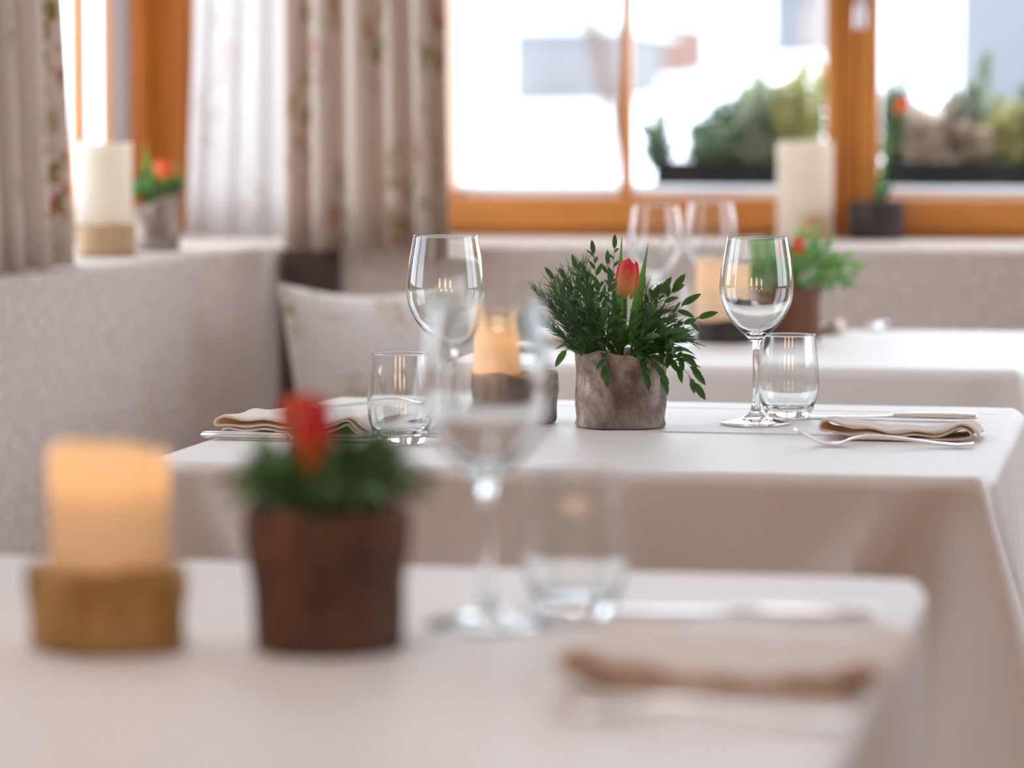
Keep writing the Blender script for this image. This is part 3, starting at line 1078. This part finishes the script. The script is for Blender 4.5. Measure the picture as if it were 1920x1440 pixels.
p = onz(206, 1212)
log_slice((p.x, p.y, TZ + 0.001), 0.0495, 0.052, M['log_gold'], 'golden brown log slice on the nearest table under the glowing candle', 3)
candle((p.x + 0.0005, p.y, TZ + 0.0535), 0.0388, 0.080, 'glowing orange pillar candle on the nearest table, bottom left', 5, watt=1.0, wave=0.003, cav=0.042, lift=0.0058)
p = onz(960, 792)
log_slice((p.x, p.y, TZ + 0.001), 0.0485, 0.055, M['log_grey'], 'grey bark log slice on the middle table behind the blurred wine glass', 8)
candle((p.x - 0.012, p.y - 0.004, TZ + 0.0565), 0.0345, 0.064, 'small cream candle with a notched rim on the middle table', 9, watt=0.14, wave=0.007, cav=0.035, top_r=0.0320)
p = onz(1356, 641)
log_slice((p.x, p.y, TZ + 0.001), 0.044, 0.032, M['bark_dark'], 'dark log slice on the furthest table under the cream candle', 10)
candle((p.x - 0.002, p.y, TZ + 0.0335), 0.0395, 0.092, 'cream candle on the furthest table, seen beside and through the sharp wine glass', 12, watt=0.06, wave=0.002, cav=0.05)
# back window ledge
p = ony(1509, 443, YB - 0.075)
log_slice((p.x + 0.026, p.y - 0.085, LZ + 0.001), 0.024, 0.046, M['log_pale'], 'small brown log piece at the right foot of the tall window candle', 14)
candle((p.x, p.y, LZ + 0.001), 0.0525, 0.182, 'tall cream candle on the back window ledge before the post', 15, mat='wax_pale', wave=0.002, cav=0.03)
# left window ledge
p = onz(200, 480, LZ)
log_slice((p.x, p.y, LZ + 0.001), 0.050, 0.050, M['log_pale'], 'pale log slice on the left window ledge under the candle', 17)
candle((p.x - 0.004, p.y, LZ + 0.0515), 0.0475, 0.135, 'cream candle on the left window ledge beside the curtain', 18, mat='wax_pale', watt=0.0, wave=0.002, cav=0.03)

# ------------------------------------------------------------------ bark pots with greenery
def bark_pot(parent, r0, r1, h, mat, seed, slant=0.0, n=72):
    rnd = random.Random(seed)
    ph = [rnd.uniform(0, 6.28) for _ in range(6)]
    def wob(rr, z, a, k):
        f = 1 + 0.012 * sin(2 * a + ph[0] + z * 20) + 0.010 * sin(5 * a + ph[1] + z * 50) + 0.004 * sin(13 * a + ph[2] - z * 80)
        g = z / h
        return rr * f, z + g * g * (0.0022 * sin(4 * a + ph[3]) + 0.0014 * sin(9 * a + ph[4]) + slant * cos(a))
    th = 0.0035
    out = [(0.0001, 0.0), (r0 * 0.96, 0.0), (r0 * 1.0, 0.002)]
    for k in range(1, 12):
        u = k / 11
        out.append((r0 * (0.97 if u < 0.25 else 0.975) + (r1 - r0 * 0.975) * u + 0.0009 * sin(u * 9 + ph[5]), 0.002 + (h - 0.004) * u))
    out += [(r1 - 0.0005, h - 0.0006), (r1 - th * 0.5, h), (r1 - th, h - 0.0006), (r1 - th - 0.001, h * 0.6), (r0 - th - 0.002, h * 0.3), (0.0001, h * 0.28)]
    m = MB(); m.lathe(out, n, 0, wob)
    m.build('pot', mat, parent, fix=True)
    m = MB()
    m.lathe([(0.0001, h - 0.012), (r1 * 0.5, h - 0.011), (r1 - th - 0.0018, h - 0.014)], 32, 0, lambda r, z, a, k: (r * 0.985, z + 0.002 * sin(5 * a + k) + slant * cos(a) * 0.8))
    m.build('soil', M['soil'], parent)


def sprig(parent, a, b, bulge, n, ln, w, mat, rnd, stemr=0.0006, t0=0.35):
    a, b, c = Vector(a), Vector(b), None
    c = (a + b) / 2 + Vector(bulge)
    pts = bez(a, c, b, 12)
    m = MB()
    m.tube(pts, [stemr * (1.3 - 0.8 * i / 12) for i in range(13)], 5, 1)
    for k in range(n):
        t = t0 + (1 - t0) * (k + 0.5) / n
        i = min(11, int(t * 12))
        q = pts[i].lerp(pts[i + 1], t * 12 - i)
        d = (pts[i + 1] - pts[i]).normalized()
        ang = (k % 2) * pi + rnd.uniform(-0.7, 0.7)
        sd = d.orthogonal().normalized()
        sd = Matrix.Rotation(ang + pi / 2 * rnd.uniform(-.3, .3), 3, d) @ sd
        # keep leaves mostly spread in the plane facing the room
        sd = (sd + Vector((cos(ang), 0, 0)) * 0.8).normalized()
        dd = (d * rnd.uniform(0.5, 1.0) + sd * rnd.uniform(0.5, 0.9)).normalized()
        up = Vector((rnd.uniform(-.5, .5), rnd.uniform(-1.0, 0.0), rnd.uniform(0.3, 1)))
        sz = rnd.uniform(0.75, 1.1) * (1 - 0.25 * t)
        m.leaf(q, dd, up, ln * sz, w * sz, rnd.uniform(0.0, 0.35), 0.25)
    m.leaf(pts[-1], (pts[-1] - pts[-2]), Vector((rnd.uniform(-.3, .3), -1, .6)), ln * 0.9, w * 0.9, 0.1, 0.25)
    return m.build('leafy_sprig', [mat, M['stem']], parent)


def spray(parent, a, b, bulge, n, ln, rnd, mat, wd=0.0009):
    a, b = Vector(a), Vector(b)
    c = (a + b) / 2 + Vector(bulge)
    pts = bez(a, c, b, 14)
    m = MB()
    m.tube(pts, [0.0006] * 15, 4, 0)
    for k in range(n):
        t = 0.12 + 0.88 * rnd.random()
        i = min(13, int(t * 14))
        q = pts[i].lerp(pts[i + 1], t * 14 - i)
        d = (pts[i + 1] - pts[i]).normalized()
        dd = (d + Vector((rnd.gauss(0, .30), rnd.gauss(0, .30), rnd.gauss(0, .30)))).normalized()
        m.leaf(q, dd, Vector((rnd.uniform(-1, 1), -1, rnd.uniform(0, 1))), ln * rnd.uniform(0.6, 1.2), wd, rnd.uniform(-.1, .2), 0.0, seg=3)
    return m.build('needle_spray', mat, parent)


def tulip(parent, base, top, bud_h, bud_r, mat, leaves=(), seed=0, tilt=(0, 0), op=0.0, rs=0.0022):
    """stem with six petals and long leaves; 'top' is the bud base"""
    rnd = random.Random(seed)
    base, top = Vector(base), Vector(top)
    m = MB()
    pts = bez(base, (base + top) / 2 + Vector((0.003, 0, 0)), top, 10)
    m.tube(pts, rs, 8)
    st = m.build('tulip_stem', M['tleaf'], parent)
    H = bud_h
    for k in range(6):
        inner = k % 2
        a0 = k * pi / 3 + 0.4
        mm = MB()
        NU, NV = 8, 12
        span = 1.15 if inner else 1.3
        rr = bud_r * (0.86 if inner else 1.0)
        for j in range(NV + 1):
            v = j / NV
            prof = (sin(pi * min(1.0, (0.06 + 0.80 * v) ** 0.85)) ** 0.62)
            rad = rr * (0.26 + 0.77 * prof) * (1 + op * v * v) if v < 1 else rr * (0.30 + op)
            wfac = (1 - (max(0, v - 0.55) / 0.45) ** 2.2) ** 0.5 if v > 0.55 else (0.55 + 0.45 * min(1, v / 0.3))
            wfac = max(wfac, 0.02)
            for i in range(NU + 1):
                u = (i / NU - 0.5)
                a = a0 + u * span * wfac * 1.0
                tipin = 1 - 0.12 * abs(u) * 2
                z = H * (v * (0.97 if inner else 1.0)) + 0.0015 * sin(k * 2.1) * v
                mm.v.append(Vector((rad * cos(a) * (1 - 0.0 * tipin), rad * sin(a), z)))
        W = NU + 1
        for j in range(NV):
            for i in range(NU):
                mm.f.append((j * W + i, j * W + i + 1, (j + 1) * W + i + 1, (j + 1) * W + i)); mm.m.append(0)
        o = mm.build('petal', mat, st)
        o.location = top - Vector((0, 0, 0.001))
        o.rotation_euler = (tilt[0], tilt[1], 0)
    for (lb, lt, w, bulge) in leaves:
        lb, lt = Vector(lb), Vector(lt)
        pts = bez(lb, (lb + lt) / 2 + Vector(bulge), lt, 12)
        mm = MB()
        for i, q in enumerate(pts):
            u = i / 12
            ww = w * 0.5 * (0.45 + 0.55 * sin(pi * min(1, u * 1.1 + .1))) * (1 - u ** 5)
            d = (pts[min(i + 1, 12)] - pts[max(i - 1, 0)]).normalized()
            sd = d.cross(Vector((0.3, -1, 0))).normalized()
            mm.v += [q - sd * ww + Vector((0, -ww * .5, 0)), q, q + sd * ww + Vector((0, -ww * .5, 0))]
        for i in range(12):
            a = i * 3
            mm.f += [(a, a + 1, a + 4, a + 3), (a + 1, a + 2, a + 5, a + 4)]; mm.m += [0, 0]
        mm.build('tulip_leaf', M['tleaf'], st)
    return st


def greenery(parent, h, r, seed, nsp, nspr, reach, hi, mats=('leaf', 'needle'), leaf=(0.022, 0.008), droop=0.35, off=(0, 0), nn=55):
    rnd = random.Random(seed)
    for k in range(nsp):
        a = 2 * pi * (k + rnd.random() * .6) / nsp
        el = rnd.uniform(-droop, 1.25)
        rr = reach * rnd.uniform(0.7, 1.0)
        e = (off[0] + cos(a) * rr * cos(el) + 0.2 * r * cos(a), off[1] + 0.7 * sin(a) * rr * cos(el), h + hi * sin(el) * rnd.uniform(.8, 1.1) + 0.012)
        sprig(parent, (cos(a) * r * .4, sin(a) * r * .4, h - 0.010), e, (0, 0, 0.018), rnd.randint(7, 10), leaf[0], leaf[1], M[mats[0]], rnd)
    for k in range(nspr):
        a = 2 * pi * (k + rnd.random()) / nspr
        el = rnd.uniform(0.0, 1.2)
        rr = reach * rnd.uniform(0.75, 1.05)
        e = (off[0] + cos(a) * rr * cos(el), off[1] + 0.7 * sin(a) * rr * cos(el), h + hi * 0.9 * sin(el) + 0.006)
        spray(parent, (cos(a) * r * .5, sin(a) * r * .5, h - 0.010), e, (0, 0, 0.010), nn, 0.020, rnd, M[mats[1]])


# ---- middle table arrangement, shaped after the photograph
p = onz(1164, 800)
mid = thing('potted_arrangement', 'sharp red tulip with greenery in a grey bark pot on the middle table', 'flower pot', (p.x, p.y, TZ + 0.001), YAW)
bark_pot(mid, 0.0500, 0.0508, 0.082, M['bark_grey'], 21, slant=-0.004)
K = 0.000583
def q(px, py, d=0.0):
    return Vector(((px - 1164) * K, d, (803 - py) * K))
rnd = random.Random(5)
big = (0.026, 0.0092)
small = (0.019, 0.0062)
spr = [  # tip px,py, depth, root px, n, size
    (1112, 478, 0.01, 1130, 10, small), (1079, 503, -0.01, 1120, 9, small), (1036, 524, 0.0, 1112, 9, small), (1152, 468, 0.02, 1145, 9, small), (1138, 496, -0.01, 1140, 9, small),
    (1060, 528, 0.02, 1115, 9, small), (1096, 520, -0.02, 1125, 9, small), (1238, 552, -0.01, 1190, 7, big), (1262, 545, 0.0, 1195, 7, big), (1284, 574, 0.01, 1200, 7, big),
    (1308, 596, -0.02, 1200, 7, big), (1296, 690, -0.035, 1200, 8, big), (1300, 716, -0.03, 1210, 6, big), (1278, 660, -0.04, 1200, 8, big), (1236, 700, -0.052, 1190, 7, big),
    (1205, 690, -0.056, 1180, 7, big), (1134, 684, -0.056, 1130, 6, big), (1108, 580, -0.03, 1130, 8, big), (1205, 628, -0.045, 1170, 7, big), (1222, 566, 0.02, 1180, 7, big),
    (1060, 655, -0.02, 1110, 5, big), (1150, 580, -0.03, 1150, 9, small), (1180, 600, -0.04, 1165, 8, big), (1132, 600, -0.045, 1140, 8, big), (1250, 620, -0.04, 1190, 7, big)]
for (tx, ty, dp, rx, n, (ln, w)) in spr:
    a = Vector(((rx - 1164) * K, dp * 0.5, 0.076))
    bu = (0, 0, 0.012 if ty < 640 else 0.028)
    sprig(mid, a, q(tx, ty, dp), bu, n, ln, w, M['leaf'], rnd, t0=0.3)
for k in range(26):
    u = k / 25
    if k < 14:       # left fan
        tx = 1008 + 90 * u * 2 + rnd.uniform(-10, 10); ty = 545 - 40 * u * 1.6 + rnd.uniform(-8, 8); dp = rnd.uniform(-0.03, 0.03); rx = 1095 + 30 * u
        if k < 4: ty += 10 * k
    else:            # right fan
        tx = 1225 + (k - 14) * 7 + rnd.uniform(-8, 8); ty = 565 + (k - 14) * 7 + rnd.uniform(-10, 10); dp = rnd.uniform(-0.04, 0.02); rx = 1195
    spray(mid, Vector(((rx - 1164) * K, dp * 0.5, 0.074)), q(tx, ty, dp), (0.006 if k < 14 else -0.004, 0, 0.004 if k < 14 else 0.014), 60, 0.019, rnd, M['needle'], 0.0008)
for k in range(16):  # denser fan on the left
    tx = rnd.uniform(1002, 1100); ty = 560 - (tx - 1002) * 0.55 + rnd.uniform(-12, 45)
    spray(mid, Vector(((1100 + (tx - 1002) * .3 - 1164) * K, rnd.uniform(-.02, .01), 0.072)), q(tx, ty, rnd.uniform(-.04, .03)), (0.004, 0, 0.002), 60, 0.020, rnd, M['needle'], 0.0008)
for (tx, ty) in ((1090, 545), (1120, 545), (1142, 530), (1216, 590), (1232, 640), (1262, 630), (1160, 630), (1110, 625), (1196, 660), (1150, 665)):
    sprig(mid, Vector(((1164 + (tx - 1164) * .4 - 1164) * K, -0.02, 0.074)), q(tx, ty, rnd.uniform(-.045, -.02)), (0, 0, 0.008), 8, 0.021, 0.0075, M['leaf'], rnd)
for k in range(16):  # dark filling in the middle
    tx = rnd.uniform(1090, 1240); ty = rnd.uniform(545, 640); dp = rnd.uniform(-0.045, 0.03)
    spray(mid, Vector(((1164 + (tx - 1164) * .5 - 1164) * K, dp * .6, 0.072)), q(tx, ty, dp), (0, 0, 0.004), 60, 0.018, rnd, M['needle'], 0.0009)
tulip(mid, q(1164, 670), q(1171, 557, -0.012), 0.0440, 0.0128, M['tulip'],
      leaves=[(q(1160, 660, 0.008), q(1166, 440, 0.012), 0.0115, (-0.002, 0, 0.0)), (q(1180, 650, 0.01), q(1216, 455, 0.012), 0.0125, (0.000, 0, -0.006)), (q(1156, 640, -0.008), q(1158, 520, -0.004), 0.007, (-0.004, 0, 0))],
      seed=2, tilt=(0.03, 0.10))

# ---- nearest table
p = onz(616, 1214)
fo = thing('potted_arrangement', 'blurred dark brown bark pot with a red tulip on the nearest table', 'flower pot', (p.x, p.y, TZ + 0.001), YAW)
bark_pot(fo, 0.0485, 0.0540, 0.091, M['bark_red'], 31, slant=0.0)
greenery(fo, 0.092, 0.048, 41, 16, 26, 0.062, 0.030, ('leaf', 'needle'), (0.022, 0.008), 0.1)
K2 = p.length / F * 0 + 2.16 / F
tulip(fo, (-0.006, 0, 0.075), (-0.009, -0.006, 0.112), 0.045, 0.0135, M['tulip_deep'], leaves=[((-0.02, 0.0, 0.075), (-0.042, 0.0, 0.145), 0.007, (-0.002, 0, 0))], seed=3, rs=0.0028)
tulip(fo, (-0.010, 0.02, 0.075), (-0.018, 0.045, 0.130), 0.032, 0.0155, M['tulip_deep'], seed=4, op=0.35)

# ---- furthest table
p = onz(1478, 636)
fa = thing('potted_arrangement', 'blurred rust bark pot with bright greenery and a small orange tulip on the furthest table', 'flower pot', (p.x, p.y, TZ + 0.001), YAW)
bark_pot(fa, 0.0500, 0.0505, 0.080, M['bark_rust'], 33)
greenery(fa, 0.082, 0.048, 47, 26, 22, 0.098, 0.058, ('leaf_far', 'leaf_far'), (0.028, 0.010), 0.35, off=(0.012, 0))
tulip(fa, (0, 0, 0.07), (0.012, -0.03, 0.128), 0.032, 0.010, M['tulip_orange'], seed=5, leaves=[((0.0, 0.0, 0.075), (-0.030, 0.0, 0.165), 0.008, (-0.002, 0, 0))])

# ---- left ledge
p = onz(294, 471, LZ)
le = thing('potted_arrangement', 'slanted brown bark pot with an orange tulip on the left window ledge', 'flower pot', (p.x, p.y, LZ + 0.001), YAW)
bark_pot(le, 0.0400, 0.0410, 0.084, M['bark_grey'], 35, slant=0.013)
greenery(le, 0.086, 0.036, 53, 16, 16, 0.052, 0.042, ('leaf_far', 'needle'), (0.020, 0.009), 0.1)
tulip(le, (0, 0, 0.075), (0.014, -0.02, 0.122), 0.034, 0.016, M['tulip_orange'], seed=6, leaves=[((-0.008, 0.0, 0.08), (-0.018, 0.0, 0.190), 0.014, (-0.002, 0, 0))], op=0.15)

# ---- back ledge: dark pot with one long tulip
p = ony(1643, 443, YB - 0.085)
ba = thing('potted_arrangement', 'dark bark pot with one long-stemmed red tulip on the back window ledge', 'flower pot', (p.x, p.y, LZ + 0.001), YAW)
bark_pot(ba, 0.0520, 0.0540, 0.070, M['bark_dark'], 37)
tulip(ba, (0.0, 0, 0.06), (0.034, 0.0, 0.238), 0.034, 0.0105, M['tulip_orange'], seed=7, tilt=(0, 0.75), leaves=[((0.004, 0.0, 0.06), (0.010, 0.0, 0.135), 0.020, (-0.006, 0, 0)), ((0.008, 0, 0.1), (0.020, 0, 0.21), 0.008, (0.003, 0, 0))])
greenery(ba, 0.062, 0.04, 59, 2, 2, 0.03, 0.02, ('leaf', 'needle'), (0.02, 0.009), 0.0)

# ------------------------------------------------------------------ cushion in the corner
pl = thing('throw_pillow', 'pale floral throw pillow leaning in the corner of the bench', 'pillow', (-1.275, 5.53, 0.441), radians(50))
m = MB()
N = 30
for side in (1, -1):
    for j in range(N + 1):
        for i in range(N + 1):
            u, v = i / N * 2 - 1, j / N * 2 - 1
            ed = (1 - abs(u) ** 2.4) * (1 - abs(v) ** 2.4)
            pin = 1 - 0.07 * (1 - v * v) * abs(u) ** 4
            pin2 = 1 - 0.15 * (1 - u * u) ** 1.3
            x = 0.205 * u * pin
            z = 0.195 * v * (pin2 if abs(v) > 0 else 1)
            y = -side * 0.062 * max(0, ed) ** 0.5
            m.v.append(Vector((x, y, z)))
            m.uv.append((0.33 * u + 0.4, 0.33 * v + 0.37))
W = N + 1
B = W * W
for j in range(N):
    for i in range(N):
        a = j * W + i
        m.f.append((a, a + 1, a + W + 1, a + W)); m.m.append(0)
        m.f.append((B + a + W, B + a + W + 1, B + a + 1, B + a)); m.m.append(0)
o = m.build('pillow_cover', M['pillow'], pl)
o.location = (0, 0.0, 0.190)
o.rotation_euler = (radians(-14), 0, 0)

# ------------------------------------------------------------------ outside
b = MB()
NX, NYY = 30, 40
for j in range(NYY + 1):
    for i in range(NX + 1):
        y = 8.2 + (j / NYY) ** 2 * 140
        x = -90 + 150 * i / NX
        z = -0.6 + max(0, (y - 14)) * 0.040 * (1 if y < 60 else 1) + 0.10 * sin(x * .3) * sin(y * .2)
        b.v.append(Vector((x, y, z)))
for j in range(NYY):
    for i in range(NX):
        a = j * (NX + 1) + i
        b.f.append((a, a + 1, a + NX + 2, a + NX + 1)); b.m.append(0)
o = b.build('snowfield', M['snow']); tag(o, 'white snow covered slope outside the windows', 'snow', kind='structure')
b = MB(); b.box((-40, -10, -0.8), (XL - .5, 8.3, -0.6)); b.box((XL - .5, 7.6, -0.8), (10, 8.3, -0.6))
o = b.build('snow_yard', M['snow'], smooth=False); tag(o, 'snow covered ground beside the house', 'snow', kind='structure')

b = MB(); b.box((-2.2, YB + .12, 0.80), (2.2, YB + .66, 0.952))
b2 = struct('trim_5', b, M['stone'])


def house(name, Y, px0, px1, py0, py1, mat, label, roofh, snowroof=True, depth=6):
    a = ony(px0, py1, Y); c = ony(px1, py0, Y)
    x0, x1, z0, z1 = a.x, c.x, a.z - 1.2, c.z
    t = thing(name, label, 'building', ((x0 + x1) / 2, Y, z0))
    w_, h_ = (x1 - x0) / 2, z1 - z0
    m = MB(); m.box((-w_, 0, 0), (w_, depth, h_)); m.build('wall', mat, t, False)
    m = MB()
    e = w_ * 1.3
    vs = [(-e, -.5, h_ * .98), (e, -.5, h_ * .98), (e * .1, -.5, h_ + roofh), (-e, depth + .5, h_ * .98), (e, depth + .5, h_ * .98), (e * .1, depth + .5, h_ + roofh)]
    m.add(vs, [(0, 1, 2), (5, 4, 3), (0, 2, 5, 3), (2, 1, 4, 5), (1, 0, 3, 4)])
    m.build('snowy_roof' if snowroof else 'roof', M['snow'] if snowroof else mat, t, False)
    return t


house('shed', 60, 955, 1150, 45, 195, M['shedw'], 'small grey shed with snow on its roof, outside the left pane', 0.55)
house('barn', 75, 1150, 1262, 35, 110, M['shedb'], 'brown wooden building far outside behind the thin window bar', 0.6, True)
house('house', 95, 1440, 1545, -60, 120, M['greyblue'], 'grey-blue house far outside beside the middle window post', 0.9, True)
house('house', 50, 1790, 2300, -160, 300, M['greyblue'], 'large blue-grey house outside the right pane', 1.2, True)
# leaning tree trunks
for (a_, c_, r_, Y_, lb) in (((1080, -60), (1146, 195), 0.09, 40, 'leaning bare tree trunk outside in front of the grey shed'),):
    p0, p1 = ony(*a_, Y_), ony(*c_, Y_)
    g = p1.copy(); g.z -= 1.6; g.x += 0.3
    t = thing('bare_tree', lb, 'tree', tuple(g))
    m = MB(); m.tube([(0, 0, 0), p1 - g, (p0 + p1) / 2 - g + Vector((.05, 0, 0)), p0 - g, p0 - g + (p0 - p1) * 0.6], [r_ * 1.3, r_ * 1.1, r_, r_ * .8, r_ * .4], 10)
    m.build('trunk', M['trunk'], t)
    rr = random.Random(3)
    for k in range(5):
        s0 = (p1 - g).lerp(p0 - g, 0.5 + 0.18 * k)
        m = MB(); e = s0 + Vector((rr.uniform(-.8, .8), rr.uniform(-.5, .5), rr.uniform(.3, 1.0)))
        m.tube([s0, (s0 + e) / 2 + Vector((0, 0, .1)), e], [r_ * .4, r_ * .25, r_ * .1], 6)
        m.build('branch', M['trunk'], t)


def planter(x0, x1, y, label):
    t = thing('planter_box', label, 'planter', ((x0 + x1) / 2, y, 0.9525))
    w_ = (x1 - x0) / 2
    m = MB()
    m.box((-w_ + .01, -.075, 0.0), (w_ - .01, .075, .038))
    m.box((-w_, -.085, .032), (w_, .085, .044))
    bevel(m.build('tray', M['tray'], t, False), 0.004)
    m = MB(); m.box((-w_ + .012, -.07, .03), (w_ - .012, .07, .0465)); m.build('soil', M['soil'], t, False)


PY = 6.98
xa, xb = ony(1228, 320, PY).x, ony(1552, 320, PY).x
planter(xa, xb, PY, 'black planter tray outside on the sill behind the thin window bar and candle')
xc = ony(1652, 320, PY).x
planter(xc, 0.40, PY, 'black planter tray outside on the sill behind the right pane')


def shrub(px, top, wpx, mat, label, seed, kind='bush', lean=0.0, y=PY):
    base = ony(px, 300, y)
    tp = ony(px, top, y)
    h = tp.z - 0.9995
    w_ = wpx * y / F / 2 * 1.5
    t = thing('shrub', label, 'shrub', (base.x, y, 0.9995), 0, None)
    rr = random.Random(seed)
    m = MB()
    ns = 9 if kind == 'bush' else 5
    tips = []
    for k in range(ns):
        a = 2 * pi * k / ns
        e = Vector((lean * h + w_ * cos(a) * rr.uniform(.3, .9), min(.065, w_) * sin(a), h * rr.uniform(.6, 1.0)))
        if kind == 'cone': e = Vector((lean * h + w_ * .4 * cos(a), w_ * .4 * sin(a), h * (1 if k == 0 else rr.uniform(.5, .8))))
        P_ = bez(Vector((e.x * .55, e.y * .5, 0)), Vector((e.x * .6, e.y * .5, e.z * .5)), e, 6)
        m.tube(P_, 0.0012, 4)
        tips.append(P_)
    m.build('stems', M['trunk'], t)
    m = MB()
    nl = int((2500 if kind == 'bush' else 1300) * (h / .14))
    for k in range(min(3800, max(900, nl))):
        P_ = rr.choice(tips)
        u = rr.uniform(0.0, 1.0) ** 1.15
        i = min(5, int(u * 6)); b_ = P_[i].lerp(P_[i + 1], min(1, u * 6 - i))
        sp = (0.017 if kind == 'bush' else 0.011) * (1.1 - 0.7 * u)
        b_ = b_ + Vector((rr.gauss(0, sp), rr.gauss(0, sp * .7), rr.gauss(0, sp * .6)))
        if b_.z < -0.012: b_.z = -0.012 + rr.random() * .02
        d = Vector((rr.gauss(0, .7), rr.gauss(0, .6), rr.uniform(.1, 1)))
        m.leaf(b_, d, Vector((rr.uniform(-1, 1), -1, 1)), rr.uniform(.012, .022), rr.uniform(.005, .009), 0.1, .1, seg=2)
    m.build('foliage', mat, t)


shrub(1262, 215, 55, M['sh_green'], 'small leaning dark green sprig at the left end of the outside planter', 1, 'cone', lean=-0.5)
shrub(1318, 205, 60, M['sh_green'], 'upright dark green shrublet, second from the left in the outside planter', 2, 'cone')
shrub(1372, 170, 80, M['sh_green'], 'dark green conifer sprig in the middle of the left outside planter', 3, 'cone')
shrub(1420, 150, 90, M['sh_grey'], 'grey-green loose shrub outside, left of the olive bush', 4)
shrub(1490, 115, 120, M['sh_olive'], 'olive yellow bush outside behind the tall window candle', 5)
shrub(1350, 240, 120, M['sh_green'], 'low green shrub at the foot of the left outside planter', 16)
shrub(1680, 110, 60, M['sh_green'], 'dark green sprig outside just right of the window post', 6, 'cone')
shrub(1740, 190, 100, M['sh_heath'], 'pinkish brown heather outside right of the red window tulip', 7)
shrub(1815, 105, 100, M['sh_grey'], 'tall pointed grey-green conifer outside in the right planter', 8, 'cone')
shrub(1838, 215, 110, M['sh_heath'], 'low beige heather outside in front of the tall conifer', 9)
shrub(1895, 180, 80, M['sh_olive'], 'yellowish shrub outside at the right edge of the picture', 10)
shrub(1960, 150, 90, M['sh_green'], 'green shrub outside past the right edge in the planter', 11)

# ------------------------------------------------------------------ light
world = bpy.data.worlds.new('sky')
sc.world = world
world.use_nodes = True
bg = world.node_tree.nodes['Background']
bg.inputs[0].default_value = (0.85, 0.945, 1.07, 1)
SKY = 5.1
bg.inputs[1].default_value = SKY


def portal(loc, rot, sx, sy):
    l = bpy.data.lights.new('window_portal', 'AREA')
    l.shape = 'RECTANGLE'; l.size = sx; l.size_y = sy
    l.cycles.is_portal = True
    o = bpy.data.objects.new('window_portal', l); COL.objects.link(o)
    o.location = loc; o.rotation_euler = rot


portal(((BX0 + BX1) / 2, YB + .11, (zb + WZ1) / 2), (radians(-90), 0, 0), BX1 - BX0, WZ1 - zb)
portal((XL - .055, (LV0 + LV1) / 2, (WZ0 + WZ1) / 2), (0, radians(-90), 0), WZ1 - WZ0, LV1 - LV0)
portal((XL - .045, (LW0 + LW1) / 2, (WZ0 + WZ1) / 2), (0, radians(-90), 0), WZ1 - WZ0, LW1 - LW0)

portal((XR + .09, (RW0 + RW1) / 2, 1.675), (0, radians(90), 0), 1.55, RW1 - RW0)


def fill_lamp(loc, size, e, col, rot=(0, 0, 0), spread=pi):
    l = bpy.data.lights.new('fill_light', 'AREA')
    l.shape = 'DISK'; l.spread = spread; l.size = size; l.energy = e; l.color = col
    o = bpy.data.objects.new('fill_light', l); COL.objects.link(o)
    o.location = loc; o.rotation_euler = rot


WARM = (1.0, 0.58, 0.34)
fill_lamp((-0.6, 1.75, HC - .05), 0.4, 2.9, (0.93, 0.96, 1.0), (0, 0, 0), radians(95))  # added overhead fill, out of view, brightens the nearest tabletop
# unseen warm fill lights added behind the camera for camera-facing surfaces
for lx in (-1.3, 0.2, 1.7):
    fill_lamp((lx, YF + .12, 1.45), 0.55, 7.2, WARM, (radians(90), 0, 0))

GROUPS = {'wine glass': 'wine glasses on the three tables', 'water glass': 'stemless water glasses on the three tables', 'fork': 'forks at the place settings',
          'knife': 'knives at the place settings', 'napkin': 'folded napkins at the place settings', 'candle': 'pillar candles', 'candle holder': 'log slices used as candle stands',
          'flower pot': 'bark pots with tulips', 'curtain': 'window curtains', 'table': 'square tables in a row', 'tablecloth': 'white tablecloths',
          'shrub': 'shrubs in the planters outside', 'planter': 'planter trays outside on the sill', 'bench': 'upholstered corner benches', 'building': 'buildings far outside'}
for o in list(bpy.data.objects):
    if o.parent is None and o.get('category') in GROUPS:
        o['group'] = GROUPS[o['category']]

# ------------------------------------------------------------------ camera
cam = bpy.data.cameras.new('camera')
co = bpy.data.objects.new('camera', cam); COL.objects.link(co)
sc.camera = co
co.location = (0, 0, EYE)
co.rotation_euler = (pi / 2 - PITCH, 0, YAW)
cam.sensor_width = 36
cam.lens = F * 36 / 1920
cam.clip_start = 0.05
cam.clip_end = 500
cam.dof.use_dof = True
cam.dof.focus_distance = 3.74
cam.dof.aperture_fstop = 3.2

sc.view_settings.view_transform = 'Standard'
sc.view_settings.look = 'None'
sc.view_settings.gamma = 1
sc.view_settings.use_curve_mapping = False
sc.view_settings.exposure = 0.0
cy = sc.cycles
cy.use_denoising = True
cy.max_bounces = 12
cy.diffuse_bounces = 4
cy.glossy_bounces = 5
cy.transmission_bounces = 10
cy.transparent_max_bounces = 10
cy.caustics_reflective = True
cy.caustics_refractive = True
cy.blur_glossy = 0.6
cy.sample_clamp_indirect = 12
